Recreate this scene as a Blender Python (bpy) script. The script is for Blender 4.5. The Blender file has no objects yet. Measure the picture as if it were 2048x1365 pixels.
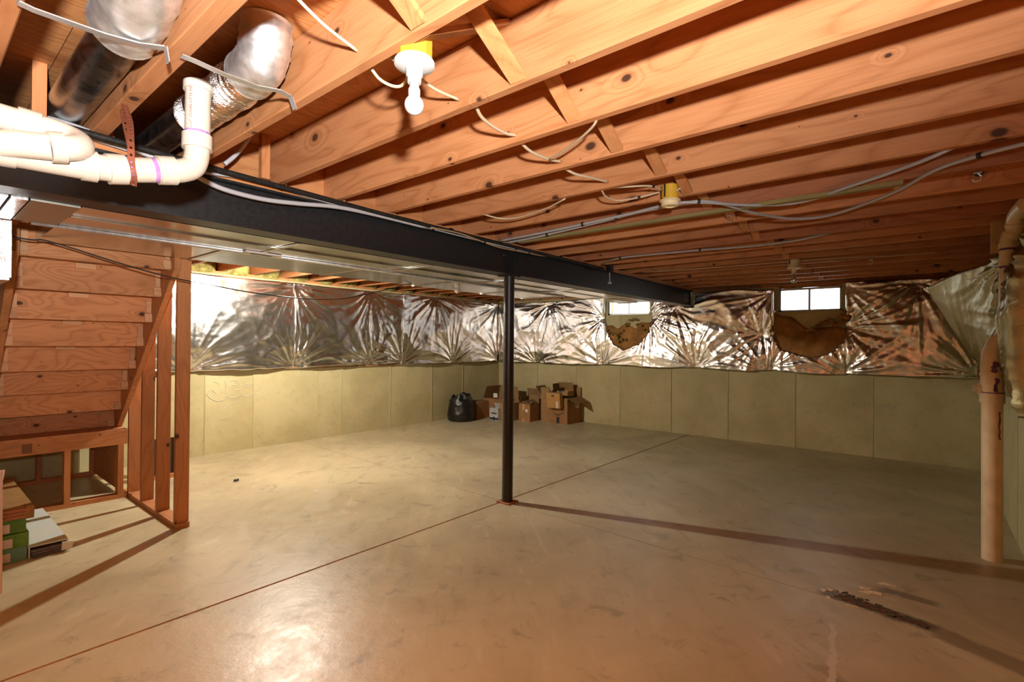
import bpy, math, random
import numpy as np
from mathutils import Vector, Matrix

S = bpy.context.scene
COL = S.collection
PI = math.pi
rnd = random.Random(7)

# ------------------------------------------------------------------ camera
cd = bpy.data.cameras.new('camera'); cam = bpy.data.objects.new('camera', cd); COL.objects.link(cam)
cd.sensor_width = 36.0; cd.lens = 17.733; cd.clip_start = 0.02
Fv = Vector((0.77192, 0.63570, 0.00489)); Rv = Vector((0.63565, -0.77193, 0.00873)); Uv = Rv.cross(Fv)
M = Matrix((Rv, Uv, -Fv)).transposed().to_4x4(); M.translation = Vector((0, 0, 1.4))
cam.matrix_world = M
S.camera = cam

# ------------------------------------------------------------------ world, lights, exposure
W = bpy.data.worlds.new('overcast_sky'); S.world = W; W.use_nodes = True
bg = W.node_tree.nodes['Background']; bg.inputs[0].default_value = (0.95, 0.98, 1.0, 1); bg.inputs[1].default_value = 4.0

fl = bpy.data.lights.new('flash', 'SPOT'); flo = bpy.data.objects.new('flash', fl); COL.objects.link(flo)
fl.energy = 880; fl.color = (1.0, 0.98, 0.95); fl.spot_size = math.radians(160); fl.spot_blend = 1.0; fl.shadow_soft_size = 0.05
flo.location = (-0.20, -0.42, 1.62)
flo.rotation_euler = Vector((0.08, 0.50, 0.86)).to_track_quat('-Z', 'Y').to_euler()

BULB_STRENGTH = 5000.0
S.view_settings.view_transform = 'Standard'; S.view_settings.look = 'None'
S.view_settings.exposure = 0.4; S.view_settings.gamma = 1.0; S.view_settings.use_curve_mapping = False
S.cycles.max_bounces = 10; S.cycles.diffuse_bounces = 6; S.cycles.glossy_bounces = 5
S.cycles.sample_clamp_indirect = 6.0
S.cycles.caustics_reflective = False; S.cycles.caustics_refractive = False

# ------------------------------------------------------------------ mesh helpers
class MB:
    def __init__(s): s.v = []; s.f = []; s.m = []
    def add(s, vs, fs, mi=0):
        o = len(s.v); s.v += [tuple(map(float, p)) for p in vs]
        s.f += [tuple(i + o for i in f) for f in fs]; s.m += [mi] * len(fs); return s
    def hexa(s, p, mi=0):   # p: 4 bottom (ccw), 4 top
        return s.add(p, [(3,2,1,0),(4,5,6,7),(0,1,5,4),(1,2,6,5),(2,3,7,6),(3,0,4,7)], mi)
    def box(s, x0, x1, y0, y1, z0, z1, mi=0):
        return s.hexa([(x0,y0,z0),(x1,y0,z0),(x1,y1,z0),(x0,y1,z0),(x0,y0,z1),(x1,y0,z1),(x1,y1,z1),(x0,y1,z1)], mi)
    def prism(s, poly, a, b, axis=2, mi=0):
        n = len(poly)
        def P(u, v, w):
            return (u, v, w) if axis == 2 else ((u, w, v) if axis == 1 else (w, u, v))
        vs = [P(u, v, a) for u, v in poly] + [P(u, v, b) for u, v in poly]
        fs = [tuple(range(n))[::-1], tuple(range(n, 2*n))] + [(i, (i+1) % n, n+(i+1) % n, n+i) for i in range(n)]
        return s.add(vs, fs, mi)
    def tube(s, pts, r, n=10, caps=True, mi=0, closed=False):
        pts = [Vector(p) for p in pts]; k = len(pts)
        rs = r if hasattr(r, '__len__') else [r] * k
        t0 = (pts[1] - pts[0]).normalized()
        up = Vector((0,0,1)) if abs(t0.z) < 0.9 else Vector((1,0,0))
        a = t0.cross(up).normalized(); vs = []
        for i, p in enumerate(pts):
            t = (pts[min(i+1, k-1)] - pts[max(i-1, 0)])
            t = t.normalized() if t.length > 1e-9 else t0
            a = (a - t * a.dot(t)).normalized(); b = t.cross(a)
            for j in range(n):
                q = 2*PI*j/n; vs.append(p + (a*math.cos(q) + b*math.sin(q)) * rs[i])
        fs = [(i*n+j, i*n+(j+1) % n, (i+1)*n+(j+1) % n, (i+1)*n+j) for i in range(k-1) for j in range(n)]
        if caps: fs += [tuple(range(n))[::-1], tuple((k-1)*n+j for j in range(n))]
        return s.add(vs, fs, mi)
    def lathe(s, prof, o, ax=(0,0,1), n=20, mi=0):   # prof: (radius, height)
        o = Vector(o); ax = Vector(ax).normalized()
        u = ax.cross(Vector((0,0,1)) if abs(ax.z) < .9 else Vector((1,0,0))).normalized(); w = ax.cross(u)
        vs = [o + ax*h + (u*math.cos(2*PI*j/n) + w*math.sin(2*PI*j/n))*max(r, 1e-4) for r, h in prof for j in range(n)]
        k = len(prof)
        fs = [(i*n+j, i*n+(j+1) % n, (i+1)*n+(j+1) % n, (i+1)*n+j) for i in range(k-1) for j in range(n)]
        fs += [tuple(range(n))[::-1], tuple((k-1)*n+j for j in range(n))]
        return s.add(vs, fs, mi)
    def ribbon(s, pts, side, w, t, holes=False, mi=0):   # a flat strap along pts; side = width direction
        pts = [Vector(p) for p in pts]; sd = Vector(side).normalized()
        for i in range(len(pts)-1):
            a, b = pts[i], pts[i+1]; d = (b-a).normalized(); sdd = (sd - d*sd.dot(d)).normalized(); nn = d.cross(sdd)
            def seg(p, q, s0, s1):
                c = [p+sdd*s0, q+sdd*s0, q+sdd*s1, p+sdd*s1]
                s.hexa([x-nn*t/2 for x in c] + [x+nn*t/2 for x in c], mi)
            if not holes: seg(a-d*t*.4, b+d*t*.4, -w/2, w/2); continue
            L = (b-a).length; k = max(1, int(L/0.024)); st = L/k
            for j in range(k):
                p = a+d*st*j; q = a+d*st*(j+.66); e = a+d*st*(j+1)
                seg(p, q, -w/2, w/2); seg(q, e, -w/2, -w*.17); seg(q, e, w*.17, w/2)
        return s

def obj(name, mb, mat, parent=None, smooth=False, loc=None, kind=None, label=None):
    if isinstance(mb, MB):
        me = bpy.data.meshes.new(name); me.from_pydata(mb.v, [], mb.f)
        mats = mat if isinstance(mat, (list, tuple)) else [mat]
        for m_ in mats: me.materials.append(m_)
        if len(mats) > 1: me.polygons.foreach_set('material_index', mb.m)
        if smooth:
            me.polygons.foreach_set('use_smooth', [True]*len(me.polygons))
            if smooth is not True: me.set_sharp_from_angle(angle=math.radians(smooth))
        me.update()
    else: me = mb
    o = bpy.data.objects.new(name, me); COL.objects.link(o)
    if loc: o.location = loc
    if parent: o.parent = parent
    if kind: o['kind'] = kind
    if label: o['label'] = label
    return o

def part(name, mb, mat, parent, **k):      # part with geometry in world coordinates under a root placed elsewhere
    o = obj(name, mb, mat, parent, **k)
    p = parent; off = Vector((0,0,0))
    while p: off += p.location; p = p.parent
    o.location = Vector(o.location) - off
    return o

def thing(name, label, cat, loc=(0,0,0), group=None):
    o = bpy.data.objects.new(name, None); COL.objects.link(o); o.location = loc; o.empty_display_size = .05
    o['label'] = label; o['category'] = cat
    if group: o['group'] = group
    return o
def tag(o, label, cat, group=None):
    o['label'] = label; o['category'] = cat
    if group: o['group'] = group
    return o

def spline(pts, n=8):       # Catmull-Rom through pts
    P = [Vector(p) for p in pts]; P = [P[0]*2-P[1]] + P + [P[-1]*2-P[-2]]; out = []
    for i in range(1, len(P)-2):
        for j in range(n):
            t = j/n; a, b, c, d = P[i-1:i+3]
            out.append(.5*((2*b)+(c-a)*t+(2*a-5*b+4*c-d)*t*t+(3*b-a-3*c+d)*t**3))
    out.append(P[-2]); return out

# ------------------------------------------------------------------ material helpers
class NT:
    def __init__(s, name):
        s.m = bpy.data.materials.new(name); s.m.use_nodes = True; s.t = s.m.node_tree; s.b = s.t.nodes['Principled BSDF']
        s.out = s.t.nodes['Material Output']
    def n(s, typ, ins=None, **pr):
        x = s.t.nodes.new('ShaderNode'+typ)
        for k, v in pr.items(): setattr(x, k, v)
        for k, v in (ins or {}).items():
            if hasattr(v, 'is_output'): s.t.links.new(v, x.inputs[k])
            else: x.inputs[k].default_value = v
        return x
    def math(s, op, a, b=0.0, c=None):
        i = {0: a, 1: b}
        if c is not None: i[2] = c
        return s.n('Math', i, operation=op).outputs[0]
    def mix(s, f, a, b, mode='MIX'):
        x = s.n('Mix', data_type='RGBA', blend_type=mode)
        for i, v in ((0, f), (6, a), (7, b)):
            if hasattr(v, 'is_output'): s.t.links.new(v, x.inputs[i])
            else: x.inputs[i].default_value = v if not isinstance(v, tuple) else (*v[:3], 1)
        return x.outputs[2]
    def noise(s, vec, scale, detail=3, rough=.55, dist=0.0):
        return s.n('TexNoise', {'Vector': vec, 'Scale': scale, 'Detail': detail, 'Roughness': rough, 'Distortion': dist}).outputs[0]
    def ramp(s, f, stops):
        x = s.n('ValToRGB', {0: f}); e = x.color_ramp.elements
        while len(e) < len(stops): e.new(.5)
        for i, (p, c) in enumerate(stops):
            e[i].position = p; e[i].color = (*c[:3], 1) if hasattr(c, '__len__') else (c, c, c, 1)
        return x.outputs[0]
    def ss(s, v, a, b):
        x = s.n('MapRange', {0: v, 1: a, 2: b}, interpolation_type='SMOOTHSTEP'); return x.outputs[0]
    def set(s, **k):
        for kk, v in k.items():
            i = s.b.inputs[kk.replace('_', ' ')]
            if hasattr(v, 'is_output'): s.t.links.new(v, i)
            else: i.default_value = (*v, 1) if hasattr(v, '__len__') and len(v) == 3 else v
        return s
    def bump(s, h, strength=.3, dist=.01):
        x = s.n('Bump', {'Height': h, 'Strength': strength, 'Distance': dist}); s.t.links.new(x.outputs[0], s.b.inputs['Normal']); return s
    def pos(s):
        return s.n('TexCoord').outputs['Object']
    def rand(s): return s.n('ObjectInfo').outputs['Random']

def comb(t, x, y, z): return t.n('CombineXYZ', {0: x, 1: y, 2: z}).outputs[0]

def wood(name, axis='Y', light=(.60,.27,.115), dark=(.38,.135,.045), knots=True, ply=False, var=.35):
    t = NT(name); sp = t.n('SeparateXYZ', {0: t.pos()}); r = t.rand()
    ax = 'XYZ'.index(axis); o = [i for i in range(3) if i != ax]
    a = sp.outputs[ax]; b = sp.outputs[o[0]]; c = sp.outputs[o[1]]
    off = t.math('MULTIPLY', r, 37.0); off2 = t.math('MULTIPLY', r, 91.0)
    aa = t.math('ADD', a, off2)
    # knots distort the growth rings around them
    bc = t.math('ADD', b, c)
    kv = comb(t, t.math('MULTIPLY', aa, 3.0), t.math('ADD', t.math('MULTIPLY', bc, 4.4), off), 0.0)
    vx = t.n('TexVoronoi', {'Vector': kv, 'Scale': 1.0, 'Randomness': 1.0}, voronoi_dimensions='2D')
    cellr = t.n('SeparateXYZ', {0: vx.outputs['Color']}).outputs[0]
    vor = t.math('DIVIDE', vx.outputs['Distance'], t.math('ADD', .12, t.math('POWER', cellr, 2.5)))
    kn = t.ss(vor, 0.10, 0.05) if knots else None
    swirl = t.ss(vor, 0.42, 0.0)
    slow = t.noise(comb(t, t.math('MULTIPLY', aa, .9 if not ply else 1.6), t.math('MULTIPLY', b, 4.5), t.math('ADD', t.math('MULTIPLY', c, 4.5), off)), 1.0, 2, .5, .3)
    ringv = t.math('ADD', t.math('MULTIPLY', slow, 9.0 if not ply else 16.0), t.math('MULTIPLY', swirl, 2.2 if knots else 0.0))
    tri = t.math('ABSOLUTE', t.math('SUBTRACT', t.math('MULTIPLY', t.math('FRACT', ringv), 2.0), 1.0)); ring = t.math('POWER', tri, 2.5)
    fib = t.noise(comb(t, t.math('MULTIPLY', aa, 4.0), t.math('MULTIPLY', b, 150.0), t.math('ADD', t.math('MULTIPLY', c, 150.0), off)), 1.0, 2, .6)
    fac = t.math('ADD', t.math('MULTIPLY', ring, .26 if not ply else .36), t.math('MULTIPLY', fib, .55))
    blot = t.noise(comb(t, t.math('MULTIPLY', aa, 1.3), t.math('MULTIPLY', b, 5.0), t.math('ADD', t.math('MULTIPLY', c, 5.0), off)), 1.0, 4, .6)
    col = t.mix(t.ss(fac, 0.05, .85), light, dark)
    mid = tuple(.5*(x+y) for x, y in zip(light, dark))
    col = t.mix(t.math('MULTIPLY', t.ss(blot, .5, .78), .55), col, tuple(x*.72 for x in mid))
    col = t.mix(t.math('MULTIPLY', t.ss(blot, .46, .22), .35), col, tuple(min(1, x*1.18) for x in light))
    v = t.math('ADD', 1-var*.5, t.math('MULTIPLY', r, var))
    col = t.mix(1.0, col, comb(t, v, v, v), 'MULTIPLY')
    if knots:
        col = t.mix(t.math('MULTIPLY', t.ss(vor, .2, .08), .4), col, tuple(x*.75 for x in dark))
        col = t.mix(kn, col, (.075, .028, .014))
    t.set(Base_Color=col, Roughness=.62); t.b.inputs['Specular IOR Level'].default_value = .28
    t.bump(t.math('ADD', fib, ring), .12, .004)
    return t.m

def plain(name, col, rough=.5, metal=0.0, spec=.5, noise=None, bump=None):
    t = NT(name); t.set(Base_Color=col, Roughness=rough, Metallic=metal); t.b.inputs['Specular IOR Level'].default_value = spec
    if noise:
        sc, amt = noise; n = t.noise(t.pos(), sc, 4, .6)
        t.set(Base_Color=t.mix(t.ss(n, .3, .7), tuple(c*(1-amt) for c in col), tuple(min(1, c*(1+amt)) for c in col)))
        t.set(Roughness=t.math('ADD', rough-.08, t.math('MULTIPLY', n, .16)))
    if bump: t.bump(t.noise(t.pos(), bump[0], 3), bump[1], bump[2] if len(bump) > 2 else .005)
    return t.m

def concrete(name, base, dark, rough=.8):
    t = NT(name); p = t.pos(); r = t.rand()
    pr = t.n('VectorMath', {0: p, 1: comb(t, t.math('MULTIPLY', r, 50.0), t.math('MULTIPLY', r, 31.0), 0.0)}, operation='ADD').outputs[0]
    a = t.noise(pr, 1.6, 5, .6); b = t.noise(pr, 14.0, 5, .65); c = t.noise(pr, 90.0, 3, .6)
    col = t.mix(t.ss(a, .3, .72), base, dark)
    col = t.mix(t.math('MULTIPLY', t.ss(b, .5, .8), .45), col, tuple(x*.72 for x in dark))
    ru = t.noise(pr, 3.2, 4, .7)
    col = t.mix(t.math('MULTIPLY', t.ss(ru, .66, .78), .55), col, (.46, .26, .08))
    hole = t.n('TexVoronoi', {'Vector': pr, 'Scale': 26.0}).outputs['Distance']
    pit = t.math('MULTIPLY', t.ss(hole, .16, .08), t.ss(t.noise(pr, 2.1, 3), .55, .68))
    col = t.mix(t.math('MULTIPLY', pit, .7), col, (.10, .08, .045))
    v = t.math('ADD', .96, t.math('MULTIPLY', r, .07)); col = t.mix(1.0, col, comb(t, v, v, v), 'MULTIPLY')
    t.set(Base_Color=col, Roughness=rough); t.b.inputs['Specular IOR Level'].default_value = .3
    t.bump(t.math('ADD', t.math('MULTIPLY', b, .6), t.math('SUBTRACT', t.math('MULTIPLY', c, .3), pit)), .35, .006)
    return t.m

def floor_mat():
    t = NT('floor_concrete'); p = t.pos(); sp = t.n('SeparateXYZ', {0: p}); x, y = sp.outputs[0], sp.outputs[1]
    st = comb(t, t.math('ADD', t.math('MULTIPLY', x, 1.0), t.math('MULTIPLY', y, .9)), t.math('SUBTRACT', t.math('MULTIPLY', y, 3.2), t.math('MULTIPLY', x, 3.2)), 0.0)
    a = t.noise(p, .75, 5, .6, .6); b = t.noise(st, 1.5, 6, .65, .4); c = t.noise(p, 28.0, 4, .65); d = t.noise(p, 5.0, 5, .65, .8)
    col = t.mix(t.ss(a, .32, .7), (.62,.55,.35), (.44,.38,.235))
    col = t.mix(t.math('MULTIPLY', t.ss(b, .52, .76), .5), col, (.28, .23, .14))
    col = t.mix(t.math('MULTIPLY', t.ss(b, .44, .26), .5), col, (.74, .68, .50))
    col = t.mix(t.math('MULTIPLY', t.ss(d, .56, .70), .5), col, (.25, .21, .135))
    col = t.mix(t.math('MULTIPLY', t.ss(c, .62, .75), .25), col, (.2, .17, .11))
    def seg(A, B, w, wob, soft=.5):
        ax, ay = A; bx, by = B; L = math.hypot(bx-ax, by-ay); dx, dy = (bx-ax)/L, (by-ay)/L
        px = t.math('SUBTRACT', x, ax); py = t.math('SUBTRACT', y, ay)
        u = t.math('ADD', t.math('MULTIPLY', px, dx), t.math('MULTIPLY', py, dy))
        n_ = t.math('MULTIPLY', t.math('SUBTRACT', t.noise(p, 9.0, 4, .65), .5), wob)
        v = t.math('ABSOLUTE', t.math('ADD', t.math('SUBTRACT', t.math('MULTIPLY', py, dx), t.math('MULTIPLY', px, dy)), n_))
        m = t.ss(v, w, w*(1-soft))
        return t.math('MULTIPLY', m, t.math('MULTIPLY', t.ss(u, -.04, .03), t.ss(u, L+.04, L-.03)))
    grime_and_shade = [((3.37,.46),(3.28,-.05),.075,.09,(.07,.05,.03),.75), ((3.25,-.05),(3.02,-.6),.09,.06,(.15,.10,.055),.6),  # second stroke paints a brown shadow band in the foreground; others are grime
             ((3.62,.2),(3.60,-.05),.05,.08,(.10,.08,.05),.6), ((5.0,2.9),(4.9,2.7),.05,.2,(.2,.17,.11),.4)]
    for A, B, w, wb, cc, k in grime_and_shade: col = t.mix(t.math('MULTIPLY', seg(A, B, w, wb), k), col, cc)
    chalk = [((3.0,.36),(2.3,.28),.018,.07,.95), ((3.44,2.85),(3.53,5.70),.008,.02,.55), ((3.45,2.7),(2.75,1.95),.011,.06,.4),
             ((3.46,.40),(3.40,.30),.02,.05,.7), ((3.58,.36),(3.50,.12),.03,.08,.5), ((1.7,4.1),(1.55,3.7),.05,.2,.35), ((2.6,4.4),(2.2,3.9),.12,.4,.3)]
    for A, B, w, wb, k in chalk: col = t.mix(t.math('MULTIPLY', seg(A, B, w, wb), k), col, (.66, .60, .46))
    for A, B, w, wb, k in [((2.92,4.35),(3.0,4.25),.02,.1,.7), ((3.18,4.95),(3.30,4.88),.02,.1,.6), ((1.75,1.05),(1.6,.6),.02,.2,.4)]:
        col = t.mix(t.math('MULTIPLY', seg(A, B, w, wb), k), col, (.17, .15, .10))
    ro = t.math('ADD', .14, t.math('MULTIPLY', t.noise(p, 5.0, 6, .75), .50))
    t.set(Base_Color=col, Roughness=ro); t.b.inputs['Specular IOR Level'].default_value = .45
    t.bump(t.math('ADD', t.math('MULTIPLY', t.noise(p, 16.0, 4, .6), 1.0), t.math('MULTIPLY', c, .25)), .22, .008)
    return t.m

def foil_mat(name, base=(.88,.88,.87), rough=.15, fine=1.0):
    t = NT(name); p = t.pos()
    a = t.noise(p, 42.0, 4, .6, .5); b = t.noise(p, 150.0, 2, .6)
    wv = t.n('TexWave', {'Vector': p, 'Scale': 60.0, 'Distortion': 1.0}, bands_direction='Z').outputs['Fac']
    t.set(Base_Color=base, Metallic=1.0, Roughness=t.math('ADD', rough, t.math('MULTIPLY', a, .12)))
    t.bump(t.math('ADD', t.math('ADD', a, t.math('MULTIPLY', b, .35)), t.math('MULTIPLY', wv, .10)), .22*fine, .005)
    return t.m

def card(name, col):
    t = NT(name); p = t.pos(); sp = t.n('SeparateXYZ', {0: p})
    n = t.noise(p, 9.0, 4, .6); r = t.rand(); v = t.math('ADD', .85, t.math('MULTIPLY', r, .3))
    c = t.mix(t.ss(n, .3, .7), col, tuple(x*.8 for x in col)); c = t.mix(1.0, c, comb(t, v, v, v), 'MULTIPLY')
    t.set(Base_Color=c, Roughness=.75); t.b.inputs['Specular IOR Level'].default_value = .25
    t.bump(n, .1, .004); return t.m

WY = wood('joist_wood_y', 'Y'); WX = wood('framing_wood_x', 'X', (.56,.25,.10), (.36,.13,.042)); WZ = wood('framing_wood_z', 'Z', (.56,.24,.095), (.37,.13,.042))
WYo = wood('old_joist_wood', 'Y', (.44,.18,.085), (.27,.095,.04))
PLY = wood('subfloor_plywood', 'X', (.58,.26,.095), (.40,.15,.048), knots=False, ply=True, var=.25)
RIS = wood('riser_plywood', 'X', (.63,.29,.125), (.43,.165,.058), knots=True, ply=True, var=.3)
WEDGE = wood('wedge_wood', 'X', (.68,.40,.22), (.52,.26,.12), knots=False)
PALEW = wood('pale_new_wood', 'Z', (.60,.40,.20), (.46,.27,.12), knots=False)
GREENW = wood('greenish_wood', 'Y', (.30,.25,.10), (.17,.13,.05), knots=False)  # greenish brown tint over the whole strip
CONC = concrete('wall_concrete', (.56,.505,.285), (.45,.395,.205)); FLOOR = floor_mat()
RUST = plain('rusty_joint', (.40,.16,.075), .85, noise=(30, .4))
BLACK = plain('black_painted_steel', (.011,.0115,.013), .42, spec=.45, noise=(40, .25), bump=(160, .15, .003))
POSTM = plain('dark_post_paint', (.018,.0145,.0145), .38, spec=.5, noise=(30, .35), bump=(90, .1, .003))
GAS = plain('black_iron_pipe', (.022,.02,.019), .4, metal=.3, noise=(60, .4))
GALV = plain('galvanised_steel', (.80,.81,.81), .46, metal=.92, noise=(30, .12), bump=(34, .08, .004))
SHEET = plain('duct_sheet_metal', (.70,.69,.64), .20, metal=1.0, noise=(5, .08), bump=(3.5, .16, .01))
CLEAT = plain('cleat_metal', (.60,.59,.54), .36, metal=1.0)
OLDGALV = plain('scratched_duct_metal', (.36,.37,.37), .28, metal=1.0, noise=(12, .35), bump=(14, .12, .004))
STRAPM = plain('zinc_strap', (.62,.64,.66), .42, metal=.9)
PVC = plain('cream_pvc', (.60,.545,.455), .28, spec=.5, noise=(20, .03))
PVCO = plain('aged_pvc', (.80,.67,.46), .38, spec=.4, noise=(9, .10))
PURPLE = plain('purple_primer', (.40,.20,.46), .4, noise=(40, .3)); PURPD = plain('dark_purple_primer', (.17,.07,.18), .5, noise=(30, .4))
REDST = plain('copper_coated_strap', (.27,.085,.045), .5, metal=.4)
INKR = plain('red_print', (.48,.04,.10), .5)
GREYC = plain('grey_cable_jacket', (.42,.42,.44), .42); WHITEC = plain('cream_cable_jacket', (.58,.44,.29), .45); BLACKC = plain('black_wire', (.012,.011,.01), .5)
YEL = plain('yellow_plastic_box', (.62,.37,.03), .38); WHT = plain('white_porcelain', (.58,.58,.57), .22); IVO = plain('ivory_plastic', (.80,.68,.42), .38)
BULBW = plain('white_frosted_bulb', (.66,.67,.68), .18)
FOIL = foil_mat('foil_facing'); FOILD = foil_mat('dull_foil_facing', (.44,.385,.22), .28, 2.4); FOILB = foil_mat('bright_duct_foil', (.90,.90,.90), .22)
KRAFT = plain('kraft_paper', (.30,.16,.06), .8, noise=(14, .35), bump=(30, .4, .008))
FIB = plain('amber_fibreglass', (.38,.185,.06), .9, spec=.1, noise=(5, .3), bump=(45, .5, .012))
FIBY = plain('yellow_fibreglass', (.33,.27,.085), .95, spec=.1, noise=(16, .4), bump=(60, .9, .02))
ALU = plain('window_aluminium', (.45,.45,.46), .4, metal=.7); CB = card('cardboard', (.36,.185,.075)); CBL = card('light_cardboard', (.46,.27,.12)); CBD = card('inner_cardboard', (.32,.20,.085))
WCARD = card('white_card', (.66,.66,.62)); TAPE = plain('tan_tape', (.55,.36,.17), .3); BTAPE = plain('black_tape', (.02,.02,.022), .35); TEAL = plain('teal_tape', (.03,.14,.15), .35)
INK = plain('black_ink', (.015,.013,.012), .6); NAVY = plain('navy_print', (.02,.035,.08), .5); LABEL = plain('paper_label', (.75,.74,.72), .6)
BAG = plain('black_bin_bag', (.008,.008,.009), .33, spec=.5, bump=(26, .55, .012)); BAGI = plain('grey_plastic_film', (.16,.165,.16), .4, spec=.6, bump=(40, .7, .01))
GREEN = plain('green_carton', (.10,.24,.03), .5, noise=(18, .25)); GTEAL = plain('teal_carton', (.12,.28,.22), .5); PINKL = plain('pink_label', (.72,.55,.50), .5); GREYP = plain('grey_print', (.30,.22,.22), .6)
BRC = card('brown_carton', (.30,.17,.06)); PLK = wood('plank_ends', 'X', (.40,.16,.07), (.20,.07,.03), knots=False); DPLK = plain('dark_plank_ends', (.10,.08,.085), .5, noise=(50, .3))
PALE = plain('pale_carton', (.62,.66,.64), .42); PINKW = plain('shrink_wrapped_pink_board', (.78,.62,.55), .25, bump=(22, .5, .006))
CHALK = plain('chalk', (.64,.62,.52), .95); RUBBLE = plain('dark_rubble', (.11,.075,.045), .9, noise=(60, .5)); PLASTER = plain('pale_mortar', (.80,.70,.50), .9, noise=(40, .25)); RUBR = plain('red_brown_dirt', (.16,.07,.035), .95, noise=(50, .5))
def emit(name, col, s):
    t = NT(name); t.set(Base_Color=col, Emission_Color=col); t.b.inputs['Emission Strength'].default_value = s; return t.m
def glass():
    t = NT('window_glass'); fr = t.n('LayerWeight', {'Blend': .12}).outputs['Fresnel']
    a = t.n('BsdfTransparent', {'Color': (.95, .97, .96, 1)}); g = t.n('BsdfGlossy', {'Roughness': .03})
    mx = t.n('MixShader', {0: fr, 1: a.outputs[0], 2: g.outputs[0]}); t.t.links.new(mx.outputs[0], t.out.inputs[0]); return t.m
GLASS = glass()
def clear_bulb():
    t = NT('clear_bulb_glass'); t.set(Base_Color=(.8,.8,.78), Roughness=.08); t.b.inputs['Transmission Weight'].default_value = .75; return t.m
CLB = clear_bulb()

# ------------------------------------------------------------------ dimensions
XB, YL, YR, XF, YF = 7.85, 6.80, -0.50, -3.0, -1.3       # back, left, right walls; front wall; recessed right wall near the camera
XJ = 4.22                                               # the right wall steps out here
ZJ, ZS = 2.27, 2.505                                    # joist bottoms, subfloor underside
YBM = 2.86                                              # beam centre line

# ------------------------------------------------------------------ floor
def jx(y): return 3.415 + .0428*(y-2.88)
def jy(x): return 2.915 - .0065*(x-.6)
fl_ = MB().box(XF-.3, XB+.3, YF-.3, YL+.3, -.15, -.004); floor = obj('floor', fl_, RUST, kind='structure')
g1, g2 = .009, .004
cx, cy = jx(2.9), jy(3.4)
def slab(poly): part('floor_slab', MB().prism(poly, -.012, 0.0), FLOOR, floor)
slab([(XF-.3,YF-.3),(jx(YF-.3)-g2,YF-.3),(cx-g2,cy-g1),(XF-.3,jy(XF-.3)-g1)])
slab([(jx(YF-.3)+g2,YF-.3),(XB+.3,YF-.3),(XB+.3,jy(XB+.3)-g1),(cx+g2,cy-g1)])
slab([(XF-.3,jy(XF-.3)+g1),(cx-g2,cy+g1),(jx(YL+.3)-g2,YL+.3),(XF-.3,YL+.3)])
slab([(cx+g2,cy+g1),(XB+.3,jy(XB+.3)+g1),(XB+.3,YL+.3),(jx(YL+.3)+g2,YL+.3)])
# broken patch by the joint
def blob(cx_, cy_, rx, ry, rot, h, seed, n=14):
    r_ = random.Random(seed); pts = []
    for i in range(n):
        q = 2*PI*i/n; k = .65+.5*r_.random(); u, v = rx*k*math.cos(q), ry*k*math.sin(q)
        pts.append((cx_+u*math.cos(rot)-v*math.sin(rot), cy_+u*math.sin(rot)+v*math.cos(rot)))
    return MB().prism(pts, -.002, h)
rb = MB(); rr = random.Random(3)
for i in range(120):
    k = rr.random(); c = Vector((3.375-.09*k + rr.gauss(0,.026)*(1.2-.7*k), .40-.40*k, 0)); s_ = .004+.011*rr.random()**2
    v8 = [c+Vector(((i_ % 2*2-1)*s_*rr.uniform(.5,1.3), (i_//2*2-1)*s_*rr.uniform(.5,1.6), z*s_*rr.uniform(.15,.45))) for z in (0, 1) for i_ in (0, 1, 3, 2)]
    rb.hexa(v8)
obj('rubble', rb, RUBBLE, floor, kind='stuff')
for a in [(3.385,.455,.028,.018,.3,.004,1),(3.41,.425,.02,.014,.9,.004,2),(3.52,.24,.06,.022,-1.2,.005,3),(3.565,.27,.03,.016,-1.2,.004,6),(3.27,.30,.035,.012,-1.4,.004,4),(3.30,.42,.018,.01,.2,.003,5),(3.70,.18,.05,.02,-1.4,.004,7)]:
    part('mortar_patch', blob(*a), PLASTER, floor)
for a in [(3.33,.20,.12,.03,-1.75,.003,11),(3.30,.05,.07,.026,-1.8,.003,12),(3.345,.33,.07,.02,-1.7,.004,13)]:
    part('dirt_patch', blob(*a), RUBR, floor)

# ------------------------------------------------------------------ walls
wl = obj('wall_left', MB().box(XF-.3, XB+.3, YL+.05, YL+.2, 0, 2.23), CONC, kind='structure')
sx = [XF, -1.8, -.9, -.02, .6, 1.2, 1.8, 2.376, 2.95, 3.848, 4.226, 5.123, 6.021, 6.796, XB+.1]
for i in range(len(sx)-1):
    d = rnd.uniform(0, .006); part('concrete_panel', MB().box(sx[i]+.002, sx[i+1]-.002, YL+d, YL+.05, 0, 2.23), CONC, wl)
    if sx[i] > 1.5: part('form_seam', MB().box(sx[i]-.008, sx[i]+.008, YL-.006, YL+.02, .0, 1.2), CONC, wl)
wins = [(1, 3.53, 4.305, 1.905, 2.205), (2, .867, 1.62, 1.872, 2.20)]
wb = MB()
ys = [YR-.1, .534, 1.405, 2.296, 3.162, 4.06, 4.943, 5.815, YL+.1]
def with_holes(mb, y0, y1, x0, x1):
    cuts = sorted({y0, y1} | {c for w in wins for c in (w[1], w[2]) if y0 < c < y1})
    for a, b in zip(cuts, cuts[1:]):
        w = [w for w in wins if w[1] <= (a+b)/2 <= w[2]]
        mb.box(x0, x1, a, b, 0, w[0][3] if w else 2.23)
with_holes(wb, YR-.3, YL+.3, XB+.05, XB+.2)
wbk = obj('wall_back', wb, CONC, kind='structure')
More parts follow.
